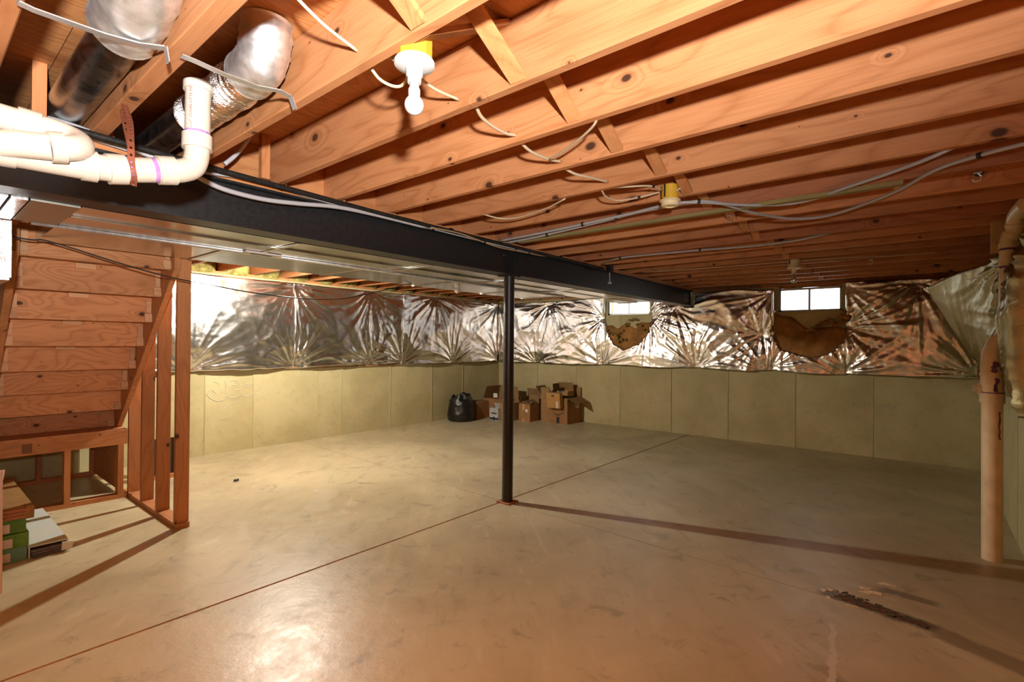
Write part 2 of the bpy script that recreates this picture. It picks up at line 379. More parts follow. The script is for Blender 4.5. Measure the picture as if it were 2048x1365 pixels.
for i in range(len(ys)-1):
    d = rnd.uniform(0, .006); m_ = MB(); with_holes(m_, ys[i]+.002, ys[i+1]-.002, XB+d, XB+.05); part('concrete_panel', m_, CONC, wbk)
    part('form_seam', MB().box(XB-.004, XB+.02, ys[i]-.008, ys[i]+.008, 0, 1.15), CONC, wbk)
wr = obj('wall_right', MB().box(XJ, XB+.3, YR-.2, YR-.05, 0, 2.23).box(XF, XJ, YF-.2, YF-.05, 0, 2.6).box(XJ-.01, XJ+.14, YF-.2, YR-.05, 0, 2.5), CONC, kind='structure')
xs = [XJ-.01, 5.1, 5.95, 6.85, XB+.05]
for i in range(4): part('concrete_panel', MB().box(xs[i]+.002, xs[i+1]-.002, YR-.05, YR-rnd.uniform(0,.005), 0, 2.23), CONC, wr)
obj('wall_front', MB().box(XF-.3, XF-.05, YF-.3, YL+.3, 0, 2.6), CONC, kind='structure')

# windows
for i, y0, y1, z0, z1 in wins:
    f = MB(); t_ = .028
    x0, x1 = XB+.03, XB+.075
    for b in ((y0,y0+t_,z0,z1),(y1-t_,y1,z0,z1),(y0,y1,z0,z0+t_),(y0,y1,z1-t_,z1)): f.box(x0, x1, *b)
    w = obj('window_%d' % i, f, ALU, kind='structure'); ym = (y0+y1)/2
    part('mullion', MB().box(x0-.004, x1, ym-.012, ym+.012, z0+t_, z1-t_), ALU, w)
    for a, b in ((y0+t_, ym-.012), (ym+.012, y1-t_)): part('pane', MB().box(x0+.018, x0+.023, a, b, z0+t_, z1-t_), GLASS, w)
    part('sill', MB().box(XB-.01, XB+.2, y0-.01, y1+.01, z0-.022, z0), CONC, w)

# ------------------------------------------------------------------ ceiling: subfloor, joists, bridging, blocking
ceil = obj('ceiling', MB().box(XF-.3, XB+.4, YF-.3, YL+.4, ZS+.02, ZS+.08), PLY, kind='structure')
py = [YF-.3, -.1, 1.12, 2.34, 3.56, 4.78, 6.0, YL+.4]
for j in range(len(py)-1):
    x = XF-.3 - (j % 2)*1.2
    while x < XB+.4:
        a, b = max(x, XF-.3), min(x+2.44, XB+.4)
        if b-a > .01: part('subfloor_panel', MB().box(a+.0015, b-.0015, py[j]+.0015, py[j+1]-.0015, ZS, ZS+.02), PLY, ceil)
        x += 2.44
far = [-2.64, -2.24, -1.83, -1.43, -1.02, -.62, -.21, .198, .56, .945, 1.347, 1.72, 2.105, 2.525, 2.93, 3.34, 3.755, 4.14, 4.55, 4.915, 5.30, 5.68, 6.085, 6.49, 6.90, 7.30, 7.70]
def joist_mesh(L, w=.039):
    c = .004; h = ZS-ZJ
    poly = [(-w+c,0),(-c,0),(0,c),(0,h-c),(-c,h),(-w+c,h),(-w,h-c),(-w,c)]
    m_ = MB(); n = len(poly)
    vs = [(u, 0, v) for u, v in poly] + [(u, L, v) for u, v in poly]
    m_.add(vs, [tuple(range(n)), tuple(range(n, 2*n))[::-1]] + [(i, n+i, n+(i+1) % n, (i+1) % n) for i in range(n)])
    return m_
proto = {}
def joist(x, y0, y1, mat=None):
    k = (round(y1-y0, 3), mat.name if mat else '')
    if k not in proto:
        o = obj('joist', joist_mesh(y1-y0), mat or WY, ceil, loc=(x, y0, ZJ)); proto[k] = o.data
    else: o = obj('joist', proto[k], None, ceil, loc=(x, y0, ZJ))
    return o
for i, x in enumerate(far):
    y0 = YF+.02 if x < XJ else YR-.02
    if i == 8: obj('joist', joist_mesh(YBM+.06-y0, .058), WY, ceil, loc=(x, y0, ZJ))
    else: joist(x, y0, YBM+.06, WYo if i in (15, 18) else None)
    joist(x+.042 if x < 7.6 else x, YBM-.05, YL+.14)
# blocking over the beam, between joists
for i in range(len(far)-1):
    if -.3 < far[i] < .6: continue
    a, b = far[i], far[i+1]-.039
    if b-a > .05: part('blocking', MB().box(a+.001, b-.001, YBM+.06, YBM+.098, ZJ+.002, ZS-.002), WX, ceil)
for x in (.345, 1.235): part('blocking', MB().box(x-.022, x+.022, 2.73, 2.765, ZJ, ZS), WZ, ceil)
# cross bridging
for i in range(6, len(far)-1):
    a, b = far[i], far[i+1]-.039; yb = 1.06+.015*(i % 3); w = .029
    if i == 8: a = far[i]
    for (za, zb, dy) in ((ZS-.01, ZJ+.012, 0), (ZJ+.012, ZS-.01, .066)):
        if i in (21, 25) and dy: continue
        m_ = MB(); t_ = .018; yy = yb+dy; d = Vector((b-a, 0, zb-za)).normalized(); nn = Vector((-d.z, 0, d.x))
        A, B = Vector((a, yy, za)), Vector((b, yy, zb))
        c4 = [A-nn*t_/2, B-nn*t_/2, B+nn*t_/2, A+nn*t_/2]
        m_.hexa([(p.x, p.y-w, p.z) for p in c4] + [(p.x, p.y+w, p.z) for p in c4])
        part('bridging_strut', m_, WX, ceil)
# rim joists and sill plates
part('rim_joist', MB().box(XF, XB+.3, YL+.15, YL+.19, ZJ, ZS), WX, ceil)
part('rim_joist', MB().box(XB+.10, XB+.14, YR-.2, YL+.2, ZJ, ZS), WY, ceil)
part('rim_joist', MB().box(XJ-.05, XB+.3, YR-.14, YR-.1, ZJ, ZS), WX, ceil)
part('rim_joist', MB().box(XF, XJ+.1, YF-.06, YF-.02, ZJ-.1, ZS), WX, ceil)
part('sill_plate', MB().box(XF, XB+.2, YL+.03, YL+.19, 2.23, ZJ), WX, wl)
part('sill_plate', MB().box(XB+.02, XB+.19, YR, YL+.03, 2.23, ZJ), WY, wbk)
part('sill_plate', MB().box(XJ-.05, XB, YR-.15, YR-.01, 2.23, ZJ), WX, wr)
t_ = thing('nailer_strip', 'long greenish wood strip nailed under a joist, below the grey cables', 'board', (3.32, 1.4, ZJ-.024))
part('strip', MB().box(3.30, 3.343, .1, 2.66, ZJ-.024, ZJ-.001), GREENW, t_)
t_ = thing('hanging_board', 'short pale board standing on edge at the top of the drain stack', 'board', (4.78, -.38, 2.05))
part('board', MB().box(4.76, 4.80, -.42, -.335, 2.05, ZJ-.004), PALEW, t_)

# ------------------------------------------------------------------ numpy noise for soft sheets
def hsh(i, j, s):
    with np.errstate(over='ignore'):
        n = (i.astype(np.int64)*374761393 + j.astype(np.int64)*668265263 + s*974711) & 0x7fffffff
        n = ((n ^ (n >> 13))*1274126177) & 0x7fffffff
    return ((n ^ (n >> 16)) & 0xffff)/65535.0
def vn(x, y, s=0):
    i = np.floor(x); j = np.floor(y); u = x-i; v = y-j; u = u*u*(3-2*u); v = v*v*(3-2*v); i = i.astype(int); j = j.astype(int)
    return (hsh(i,j,s)*(1-u)+hsh(i+1,j,s)*u)*(1-v)+(hsh(i,j+1,s)*(1-u)+hsh(i+1,j+1,s)*u)*v
def rid(x, y, s=0): return 1-np.abs(2*vn(x, y, s)-1)
def inside(poly, x, y):
    r = np.zeros(x.shape, bool); n = len(poly)
    for k in range(n):
        (x0, y0), (x1, y1) = poly[k], poly[(k+1) % n]
        c = ((y0 > y) != (y1 > y)) & (x < (x1-x0)*(y-y0)/(y1-y0+1e-12)+x0); r ^= c
    return r

def foil_depth(U, V, H, pins, seed, bulge=.065, amp=.020):
    rm = np.full(U.shape, 9.0); D = np.zeros(U.shape)
    wx = U+.10*(vn(U*2.3, V*2.3, seed)-.5); wy = V+.10*(vn(U*2.3, V*2.3, seed+1)-.5)
    for k, (pu, pv) in enumerate(pins):
        du, dv = wx-pu, wy-pv; r = np.hypot(du, dv)+1e-6; th = np.arctan2(dv, du); rm = np.minimum(rm, r)
        ph = th*(7+k % 3) + 3.0*vn(th*2.2+k*7, r*1.2, seed+2) + k
        f = 1-np.abs(np.sin(ph)); f2 = 1-np.abs(np.sin(ph*2.3+1.7))
        w = np.exp(-(r/.55)**1.5)*np.minimum(r/.12, 1)
        D += w*(f**1.6*.9+f2**2*.5-.4)*amp
    base = bulge*(1-np.exp(-(rm/.20)**1.1)) + .02
    cr = (rid(wx*2.2+.6*wy, wy*2.6, seed+3)**1.5-.4)*.020 + (rid(wx*5+2*wy, wy*6-2*wx, seed+4)**2-.4)*.006 + (rid(wx*15+7*wy, wy*16, seed+5)-.5)*.0030
    ed = np.minimum(np.minimum(V, H-V)/.08, 1)
    return np.maximum(base + D + cr*(.35+.65*np.minimum(rm/.25, 1))*(.4+.6*ed), .013)

def foil_sheet(name, parent, O, u, v, n, Wd, H, pins, seed, mat, holes=(), res=.017, bulge=.065, amp=.020, warp=None, back=True):
    nu, nv = max(3, int(Wd/res)), max(3, int(H/res))
    U, V = np.meshgrid(np.linspace(0, Wd, nu+1), np.linspace(0, H, nv+1), indexing='ij')
    D = foil_depth(U, V, H, pins, seed, bulge, amp)
    fb = np.exp(-(V/.10)**2); ft = np.exp(-((H-V)/.10)**2)
    V2 = V + fb*(.035*(vn(U*1.5, U*0, seed+8)-.4)+.012*(vn(U*9, U*0, seed+9)-.5)) + ft*.03*(vn(U*2.2, U*0, seed+10)-.6)
    O, u, v, n = map(np.array, (O, u, v, n)); O = O.astype(float)
    P = O+U[..., None]*u+V2[..., None]*v
    Pf = P+D[..., None]*n
    Pb = P+.010*n
    if warp is not None:
        dl = warp(U, V); Pf = Pf+dl; Pb = Pb+dl
    cu, cv = (U[:-1,:-1]+U[1:,1:])/2, (V[:-1,:-1]+V[1:,1:])/2
    keep = np.ones(cu.shape, bool)
    for h in holes: keep &= ~inside(h, cu+.012*(vn(cu*25, cv*25, 5)-.5), cv+.02*(vn(cu*18, cv*18, 6)-.5))
    idx = np.arange((nu+1)*(nv+1)).reshape(nu+1, nv+1); N = idx.size
    faces = []; ed = {}
    for i, j in zip(*np.nonzero(keep)):
        q = (int(idx[i,j]), int(idx[i+1,j]), int(idx[i+1,j+1]), int(idx[i,j+1])); faces.append(q)
        for a, b in zip(q, q[1:]+q[:1]):
            if (b, a) in ed: del ed[(b, a)]
            else: ed[(a, b)] = 1
    if back: faces += [(b, a, a+N, b+N) for a, b in ed]
    vs = np.concatenate([Pf.reshape(-1, 3), Pb.reshape(-1, 3)]) if back else Pf.reshape(-1, 3)
    m_ = MB(); m_.v = [tuple(map(float, p)) for p in vs]; m_.f = faces; m_.m = [0]*len(faces)
    # orientation: normals towards n
    a, b, c = [Vector(m_.v[k]) for k in faces[len(faces)//3][:3]]
    if (b-a).cross(c-a).dot(Vector(n)) < 0: m_.f = [f[::-1] for f in m_.f]
    return part(name, m_, mat, parent, smooth=True)

# left wall blankets (u along +X, n towards -Y)
zb, zt = 1.035, 2.21
def kraft_edge(p, a, b): part('kraft_edge', MB().box(a, b, YL-.028, YL-.006, zb-.012, zb+.02), KRAFT, p)
bl = thing('insulation_blanket', 'bright silver foil insulation blanket hung on the left wall behind the stair studs', 'insulation', (2.9, YL, 1.0))
foil_sheet('foil_facing', bl, (.2, YL, zb), (1,0,0), (0,0,1), (0,-1,0), 3.26, zt-zb, [(-.2,1.14),(.9,1.15),(3.28,1.13),(.4,.03),(2.0,.02),(3.25,.02)], 11, FOIL, bulge=.07, amp=.016)
kraft_edge(bl, .2, 3.455)
bl = thing('insulation_blanket', 'creased foil blanket in the middle of the left wall under the low black wire', 'insulation', (4.4, YL, 1.0))
foil_sheet('foil_facing', bl, (3.46, YL, zb), (1,0,0), (0,0,1), (0,-1,0), 1.86, zt-zb, [(.03,1.13),(1.27,1.14),(.02,.02),(1.22,.02),(1.85,.04)], 23, FOIL, amp=.026)
kraft_edge(bl, 3.465, 5.315)
bl = thing('insulation_blanket', 'foil blanket at the far end of the left wall, above the black bin bag', 'insulation', (6.5, YL, 1.0))
foil_sheet('foil_facing', bl, (5.32, YL, zb), (1,0,0), (0,0,1), (0,-1,0), 2.44, zt-zb, [(.72,1.14),(2.36,1.12),(.0,.03),(1.2,.02),(2.42,.03)], 37, FOIL, amp=.026)
kraft_edge(bl, 5.325, 7.70)

# back wall blankets (u along -Y from the corner, n towards -X)
Y0 = 6.75
def yz(*pts): return [(Y0-y, z-zb) for y, z in pts]
hole1 = yz((4.35,2.4),(4.35,1.80),(4.30,1.66),(4.16,1.40),(3.97,1.31),(3.70,1.39),(3.52,1.60),(3.48,1.80),(3.49,2.4))
hole2 = [(a-(Y0-1.69), b) for a, b in yz((1.69,2.4),(1.66,1.84),(1.66,1.52),(1.58,1.345),(1.33,1.27),(1.10,1.255),(.93,1.35),(.80,1.55),(.80,2.4))]
hbeam = yz((2.945,2.30),(2.945,1.99),(2.775,1.99),(2.775,2.30))
bl = thing('insulation_blanket', 'long foil blanket on the back wall with a ragged hole below the left window', 'insulation', (XB, 4.2, 1.0))
bl1 = bl
foil_sheet('foil_facing', bl, (XB, Y0, zb), (0,-1,0), (0,0,1), (-1,0,0), Y0-1.69, zt-zb, [(1.26,1.12),(3.64,.985),(.94,.03),(2.35,.06),(3.95,.02),(5.05,.0),(2.38,.80),(3.28,.78),(5.05,1.12),(4.95,.5)], 51, FOIL, [hole1, hbeam], amp=.026)
bl = thing('insulation_blanket', 'short foil piece torn open in a half round below the right window', 'insulation', (XB, 1.2, 1.0)); bl2 = bl
foil_sheet('foil_facing', bl, (XB, 1.69, zb), (0,-1,0), (0,0,1), (-1,0,0), .87, zt-zb, [(.0,.0),(.86,.01),(.02,.6),(.85,.6)], 63, FOIL, [hole2], amp=.024)
bl = thing('insulation_blanket', 'wrinkled foil blanket on the back wall right of both windows', 'insulation', (XB, .2, 1.0))
foil_sheet('foil_facing', bl, (XB, .82, zb), (0,-1,0), (0,0,1), (-1,0,0), 1.27, zt+.02-zb, [(.0,.01),(1.25,.05),(.02,1.15),(.03,.62),(.7,1.17)], 77, FOIL, amp=.03)
# glass fibre showing through the two holes
def fibre(parent, y0, y1, top, bot, seed, mat, x=XB-.018):
    n, k = 46, 26; m_ = MB(); vs = []
    for i in range(n+1):
        y = y0+(y1-y0)*i/n; zt_, zb_ = top(y), bot(y)
        for j in range(k+1):
            z = zb_+(zt_-zb_)*j/k; a = np.array([y*6.0]); b = np.array([z*6.0])
            d = .035*(vn(a, b, seed)[0]-.5)+.02*(rid(a*2.1, b*3.1, seed+1)[0]-.5)
            e = math.sin(PI*j/k)**.3
            vs.append((x-.6*d-.02*e+.02*(j == k), y, z))
    fs = [(i*(k+1)+j, i*(k+1)+j+1, (i+1)*(k+1)+j+1, (i+1)*(k+1)+j) for i in range(n) for j in range(k)]
    m_.add(vs, fs); return part('fibreglass_batt', m_, mat, parent, smooth=True)
r1 = lambda y, s: float(vn(np.array([y*9.0]), np.array([.5]), s)[0])
fibre(bl1, 3.46, 4.37, lambda y: 1.66+.12*r1(y,3)+.06*(y < 3.75), lambda y: 1.26, 5, FIB)
fibre(bl2, .74, 1.72, lambda y: 1.56+.13*r1(y,9)+.22*max(0, min(1, (y-1.2)/.25)), lambda y: 1.2, 8, FIB)
def fluff(parent, pts, r, seed, mat=FIBY):
    m_ = MB(); q = random.Random(seed)
    for (y, z) in pts:
        c = Vector((XB-.075+q.uniform(-.015,.015), y, z)); a = 7; b = 5
        vs = [c+Vector((math.sin(PI*i/b)*math.cos(2*PI*j/a)*.5, math.sin(PI*i/b)*math.sin(2*PI*j/a)*1.3, math.cos(PI*i/b)*.8))*r*q.uniform(.5,1.1) for i in range(b+1) for j in range(a)]
        m_.add(vs, [(i*a+j, i*a+(j+1) % a, (i+1)*a+(j+1) % a, (i+1)*a+j) for i in range(b) for j in range(a)])
    return part('torn_fluff', m_, mat, parent, smooth=True, kind='stuff')
q = random.Random(4)
fluff(bl1, [(4.30-.05*i+q.uniform(-.02,.02), 1.66-.10*math.sin(i*.5)+.06*(i > 8)+q.uniform(-.02,.03)) for i in range(16)]+[(4.0+q.uniform(-.1,.1), 1.5+q.uniform(-.06,.06)) for _ in range(8)], .030, 5, plain('dusty_fibreglass', (.33,.22,.065), .95, spec=.1, noise=(16, .5), bump=(60, .9, .02)))
fluff(bl2, [(1.25-.045*i, 1.63-.03*math.sin(i)+.012*i+q.uniform(-.02,.03)) for i in range(11)]+[(.84,1.84),(.87,1.8),(.82,1.75)], .04, 9, FIB)

# yellow rim batts stuffed above the left wall and dark ones above the back wall
def lump(x0, x1, y0, y1, z0, z1, seed, name, mat, parent):
    n, k = 8, 5; m_ = MB()
    vs = []
    for i in range(n+1):
        for j in range(k+1):
            u, v_ = i/n, j/k; e = (math.sin(PI*min(max(u,.0),1))*math.sin(PI*v_))**.4 if 0 < i < n and 0 < j < k else 0
            d = float(vn(np.array([u*4.0]), np.array([v_*4.0]), seed)[0])
            vs.append((x0+(x1-x0)*u, y1-(y1-y0)*e*(.6+.6*d), z0+(z1-z0)*v_))
    m_.add(vs, [(i*(k+1)+j, (i+1)*(k+1)+j, (i+1)*(k+1)+j+1, i*(k+1)+j+1) for i in range(n) for j in range(k)])
    return part(name, m_, mat, parent, smooth=True)
for i in range(9, len(far)-1):
    lump(far[i]+.045, far[i+1]+.001, YL-.03, YL+.12, 2.20, 2.20+rnd.uniform(.26,.295), 100+i, 'rim_batt', FIBY, ceil)
m_ = MB()
for i in range(24):
    y = YR+(YL-YR)*i/24
lmp = []
for i in range(8):
    a, b = YR+(YL-YR)*i/8, YR+(YL-YR)*(i+1)/8
    if a < YBM < b: continue
    mm = MB(); n, k = 8, 4; vs = []
    for u in range(n+1):
        for v_ in range(k+1):
            e = .05*float(vn(np.array([u*.7+i*3]), np.array([v_*1.1]), 9)[0])
            vs.append((XB+.06-e, a+(b-a)*u/n, 2.20+.27*v_/k))
    mm.add(vs, [(x*(k+1)+y, x*(k+1)+y+1, (x+1)*(k+1)+y+1, (x+1)*(k+1)+y) for x in range(n) for y in range(k)])
    part('rim_batt', mm, KRAFT if i < 5 else FIBY, ceil, smooth=True)

# right wall blanket, its far top corner peeling off the wall
bl = thing('insulation_blanket', 'dull foil blanket on the right wall, its top corner peeling behind the drain stack', 'insulation', (5.2, YR, 1.0))
def peel(U, V):
    k = np.clip(U/1.4, 0, 1)**1.5*np.clip(V/1.03, 0, 1)
    d = np.zeros(U.shape+(3,)); d[..., 1] = .46*k; d[..., 2] = -.13*np.clip(U/1.4, 0, 1)*np.clip(V/1.03, 0, 1); return d
foil_sheet('foil_facing', bl, (4.68, YR, 1.05), (1,0,0), (0,0,1), (0,1,0), 1.34, 1.04, [(.0,.02),(1.3,.02),(.15,1.0),(.0,.5)], 91, FOILD, bulge=.06, amp=.045, warp=peel)
def near(U, V):
    d = np.zeros(U.shape+(3,)); d[..., 1] = .03*np.sin(V*3.0); d[..., 2] = .0; return d
foil_sheet('foil_facing', bl, (4.225, YR, 1.0), (1,0,0), (0,0,1), (0,1,0), .30, 1.10, [(.28,.0),(.28,1.05),(.15,1.08)], 97, FOILD, bulge=.09, amp=.045, warp=near)

# ------------------------------------------------------------------ steel beam and post
bm = thing('steel_beam', 'long black steel I-beam crossing the basement on one post', 'beam', (3.4, YBM, 2.0))
part('bottom_flange', MB().box(XF, XB-.085, YBM-.073, YBM+.073, 2.0, 2.012), BLACK, bm)
part('web', MB().box(XF, XB-.085, YBM-.035, YBM+.035, 2.012, 2.22), BLACK, bm)
part('top_flange', MB().box(XF, XB-.085, YBM-.073, YBM+.073, 2.22, 2.232), BLACK, bm)
part('beam_plate', MB().box(XF, XB-.08, YBM-.075, YBM+.075, 2.233, ZJ-.001), WX, bm)
part('stiffener', MB().box(3.40, 3.412, YBM-.07, YBM-.03, 2.012, 2.22), BLACK, bm)
for x in (3.30, 3.52): part('bolt', MB().lathe([(.014,0),(.014,.012),(.008,.018)], (x, YBM-.035, 2.16), (0,-1,0), 8), BLACK, bm)
ps = thing('support_post', 'dark round steel post standing under the black beam', 'post', (3.42, 2.855, 0))
part('column', MB().lathe([(.048,0.012),(.048,1.99)], (3.42, 2.855, 0), n=24), POSTM, ps, smooth=40)
part('base_plate', MB().box(3.35, 3.49, 2.785, 2.925, 0, .012), RUST, ps)
part('cap_plate', MB().box(3.34, 3.50, 2.79, 2.92, 1.988, 2.0), BLACK, ps)

# ------------------------------------------------------------------ ducts behind the beam
dz0, dz1 = 2.0, 2.19
sd = thing('supply_duct', 'narrow sheet metal trunk duct running close behind the black beam', 'duct', (3, 3.2, dz0))
xs = [.52, 1.55, 2.62, 3.68, 4.75, 5.8, 6.7]
for a, b in zip(xs, xs[1:]):
    part('duct_section', MB().box(a+.002, b-.002, 2.965, 3.205, dz0+rnd.uniform(0,.004), dz1), SHEET, sd)
    part('duct_section', MB().box(a+.002, b-.002, 3.215, 3.50, dz0+rnd.uniform(0,.004), dz1), SHEET, sd)
    part('drive_cleat', MB().box(b-.016, b+.016, 2.96, 3.505, dz0-.004, dz0), CLEAT, sd)
part('locking_seam', MB().box(xs[0], xs[-1], 3.200, 3.220, dz0-.008, dz0+.002), SHEET, sd)
rd = thing('return_duct', 'wide sheet metal duct beside the stair top with a floor register opening', 'duct', (3, 3.9, dz0))
xs = [.52, 1.36, 2.40, 3.45, 4.5, 5.3]
for a, b in zip(xs, xs[1:]):
    part('duct_section', MB().box(a+.002, b-.002, 3.545, 4.20, dz0+rnd.uniform(0,.004), dz1), SHEET, rd)
    part('drive_cleat', MB().box(b-.016, b+.016, 3.54, 4.205, dz0-.004, dz0), CLEAT, rd)
m_ = MB().tube([(.42,3.522,dz0-.004),(5.3,3.522,dz0-.004)], .012, 10); part('locking_seam', m_, GALV, rd, smooth=True)
part('register_frame', MB().box(1.44,1.68,3.455,3.508,dz0-.012,dz0-.001), plain('register_enamel', (.72,.62,.56), .4), sd)
part('register_slot', MB().box(1.49,1.63,3.485,3.525,dz0-.0135,dz0-.0118), BLACK, sd)
dt = thing('damper_knob', 'small metal cap hanging under the wide return duct', 'fitting', (3.45, 3.9, dz0))
part('cap', MB().lathe([(.03,0),(.034,-.02),(.012,-.045)], (3.9, 4.0, dz0-.007), n=14), GALV, dt, smooth=40)
fc = thing('flex_connector', 'ribbed silver connector joining the trunk ducts at the left edge', 'duct', (.2, 3.2, dz0))
for k in range(10):
    x = -.25+.06*k; part('rib', MB().box(x, x+.052, 2.95, 3.49, dz0-.004-.006*(k % 2), dz1+.01), FOILB, fc)
part('collar', MB().box(.35,.515,2.955,3.50,dz0-.006,dz1+.005), plain('dull_collar', (.42,.42,.36), .35, metal=1.0), fc)
dd = thing('duct_drop', 'foil wrapped duct drop at the left edge beside the stair', 'duct', (.1, 3.7, 1.7))
foil_sheet('foil_wrap', dd, (-.4, 3.60, 1.70), (1,0,0), (0,0,1), (0,-1,0), .755, .30, [(0,0),(.7,.3)], 5, FOILB, res=.02, bulge=.01, amp=.005, back=False)
part('core', MB().box(-.4, .352, 3.605, 3.95, 1.70, 1.995), FOILB, dd)

# round ducts in the near joist bays
def ribs(pts, r, amp=.006, per=1):
    n = len(pts); return [r+amp*(1 if (i//per) % 2 else -1) for i in range(n)]
d1 = thing('round_duct', 'grey round duct with a big silver elbow, nearest the left corner', 'duct', (.37, 2.4, 2.38))
part('pipe', MB().tube([(.445,3.4,2.385),(.435,2.0,2.365),(.43,1.86,2.36)], .070, 28), OLDGALV, d1, smooth=40)
el = spline([(.43,1.90,2.36),(.425,1.80,2.36),(.418,1.68,2.375),(.41,1.60,2.44),(.41,1.595,2.505)], 9)
part('elbow', MB().tube(el, [.092+.0028*((i % 6) < 1)+.001*math.sin(i*.7) for i in range(len(el))], 30), GALV, d1, smooth=40)
part('tape_band', MB().tube([(.432,1.93,2.36),(.43,1.885,2.36)], .076, 28), FOILB, d1, smooth=40)
d2 = thing('round_duct', 'crinkled foil flex duct with a silver elbow, rising beside the white drain riser', 'duct', (.74, 2.2, 2.38))
part('pipe', MB().tube([(.81,3.3,2.40),(.815,2.46,2.392)], .066, 26), OLDGALV, d2, smooth=40)
fx = spline([(.815,2.50,2.39),(.812,2.36,2.385),(.808,2.12,2.378),(.801,1.89,2.37)], 28)
fxr = [.074+.0045*(-1)**i+.0045*math.sin(i*1.7)+.003*math.sin(i*.31) for i in range(len(fx))]
part('flex_hose', MB().tube(fx, fxr, 36), foil_mat('crinkled_flex_foil', (.88,.86,.82), .14, 2.4), d2, smooth=30)
el = spline([(.801,1.91,2.37),(.80,1.875,2.37),(.80,1.815,2.385),(.80,1.78,2.44),(.80,1.775,2.505)], 9)
part('elbow', MB().tube(el, [.083+.0028*((i % 6) < 1)+.001*math.sin(i*.9) for i in range(len(el))], 30), GALV, d2, smooth=40)
hs = thing('hanger_strap', 'bent zinc strap holding the silver elbow nearest the left corner', 'strap', (.35, 1.8, 2.26))
part('strap', MB().ribbon([(.162,1.80,2.33),(.185,1.80,2.262),(.215,1.80,2.258),(.36,1.79,2.258),(.44,1.775,2.262),(.492,1.74,2.264),(.498,1.74,2.225)], (0,1,0), .026, .003), STRAPM, hs)
hs = thing('hanger_strap', 'zinc strap crossing under the silver elbow beside the drain riser', 'strap', (.7, 1.75, 2.26))
part('strap', MB().ribbon([(.535,1.745,2.262),(.57,1.745,2.262),(.66,1.75,2.258),(.76,1.75,2.26),(.83,1.735,2.268),(.868,1.735,2.262),(.884,1.735,2.225)], (0,1,0), .026, .003), STRAPM, hs)

# ------------------------------------------------------------------ pipes along the beam
gp = thing('gas_pipe', 'long black iron pipe running along the top of the beam', 'pipe', (1, 2.68, 2.25))
part('pipe', MB().tube([(-2.5,2.55,2.25),(.226,2.64,2.25),(.9,2.70,2.245),(1.9,2.75,2.24),(3.0,2.765,2.238),(4.95,2.77,2.235)], .0145, 12), GAS, gp, smooth=True)
for x, y in ((.95,2.703),(2.62,2.76),(4.1,2.768)): part('pipe_clip', MB().tube([(x-.012,y,2.243),(x+.012,y,2.243)], .019, 12), GAS, gp)

dp = thing('drain_pipe', 'white PVC waste line with a U bend, strapped below the near joists', 'pipe', (.4, 2.4, 2.05))
def pt(n, pts, r, mat=PVC, par=dp, seg=26, **k): return part(n, MB().tube(pts, r, seg), mat, par, smooth=40, **k)
YP = 2.07
pt('waste_pipe', [(-1.38,YP,1.9046),(0.1811,YP,1.9486),(0.3709,YP,1.9554),(0.4485,YP,1.9624),(0.6038,YP,2.002)], 0.0413)
pt('hub', [(-0.0173,YP,1.9434),(0.2113,YP,1.9503)], 0.0480); pt('wye_body', [(0.2113,YP,1.9503),(0.345,YP,1.9537),(0.3709,YP,1.9554)], 0.0446)
pt('hub', [(0.3605,YP,1.9546),(0.3985,YP,1.9572)], 0.0489); pt('hub', [(0.4261,YP,1.9589),(0.4744,YP,1.9693)], 0.0489)
eb = spline([(0.5822,YP,1.996),(0.6339,YP,2.0089),(0.6728,YP+0.0017,2.0339),(0.6874,YP+0.0026,2.0771),(0.6883,YP+0.0026,2.1202)], 8)
pt('elbow', eb, 0.0405); pt('hub', [(0.5649,YP,1.9925),(0.6167,YP,2.0038)], 0.0489); pt('hub', [(0.6878,YP+0.0026,2.1029),(0.6883,YP+0.0026,2.1547)], 0.0489)
rp = pt('riser_pipe', [(0.6883,YP+0.0026,2.1159),(0.69,YP+0.0026,2.3487)], 0.0413); pt('hub', [(0.69,YP+0.0026,2.316),(0.69,YP+0.0026,2.3444)], 0.0484)
for a, b in (((.4761,1.9694),(.4882,1.9725)), ((.5477,1.9876),(.5606,1.9908))): pt('primer_ring', [(a[0],YP,a[1]),(b[0],YP,b[1])], 0.0420, PURPLE)
pt('primer_ring', [(0.6883,YP+0.0026,2.1564),(0.6883,YP+0.0026,2.1659)], 0.0420, PURPLE)
ub = spline([(0.2587,YP+0.0259,2.0469),(0.2976,YP+0.0216,2.0452),(0.3407,YP,2.0279),(0.3493,YP-0.0388,2.002),(0.3234,YP-0.0647,1.9805),(0.276,YP-0.0647,1.9693)], 8)
pt('branch_pipe', [(-1.38,YP+0.0345,2.1245),(0.2587,YP+0.0259,2.0469)], 0.0380); pt('u_bend', ub, 0.0371)
pt('hub', [(0.2156,YP+0.0276,2.0486),(0.2674,YP+0.0259,2.0464)], 0.0451); pt('hub', [(0.3105,YP-0.0655,1.9762),(0.276,YP-0.0647,1.9693)], 0.0451)
pt('wye_branch', [(0.2803,YP-0.0647,1.9701),(0.2156,YP-0.0517,1.9624),(0.1466,YP-0.0129,1.952)], 0.0380); pt('primer_ring', [(0.1967,YP+0.0285,2.0499),(0.2139,YP+0.0276,2.0488)], 0.0387, PURPLE)
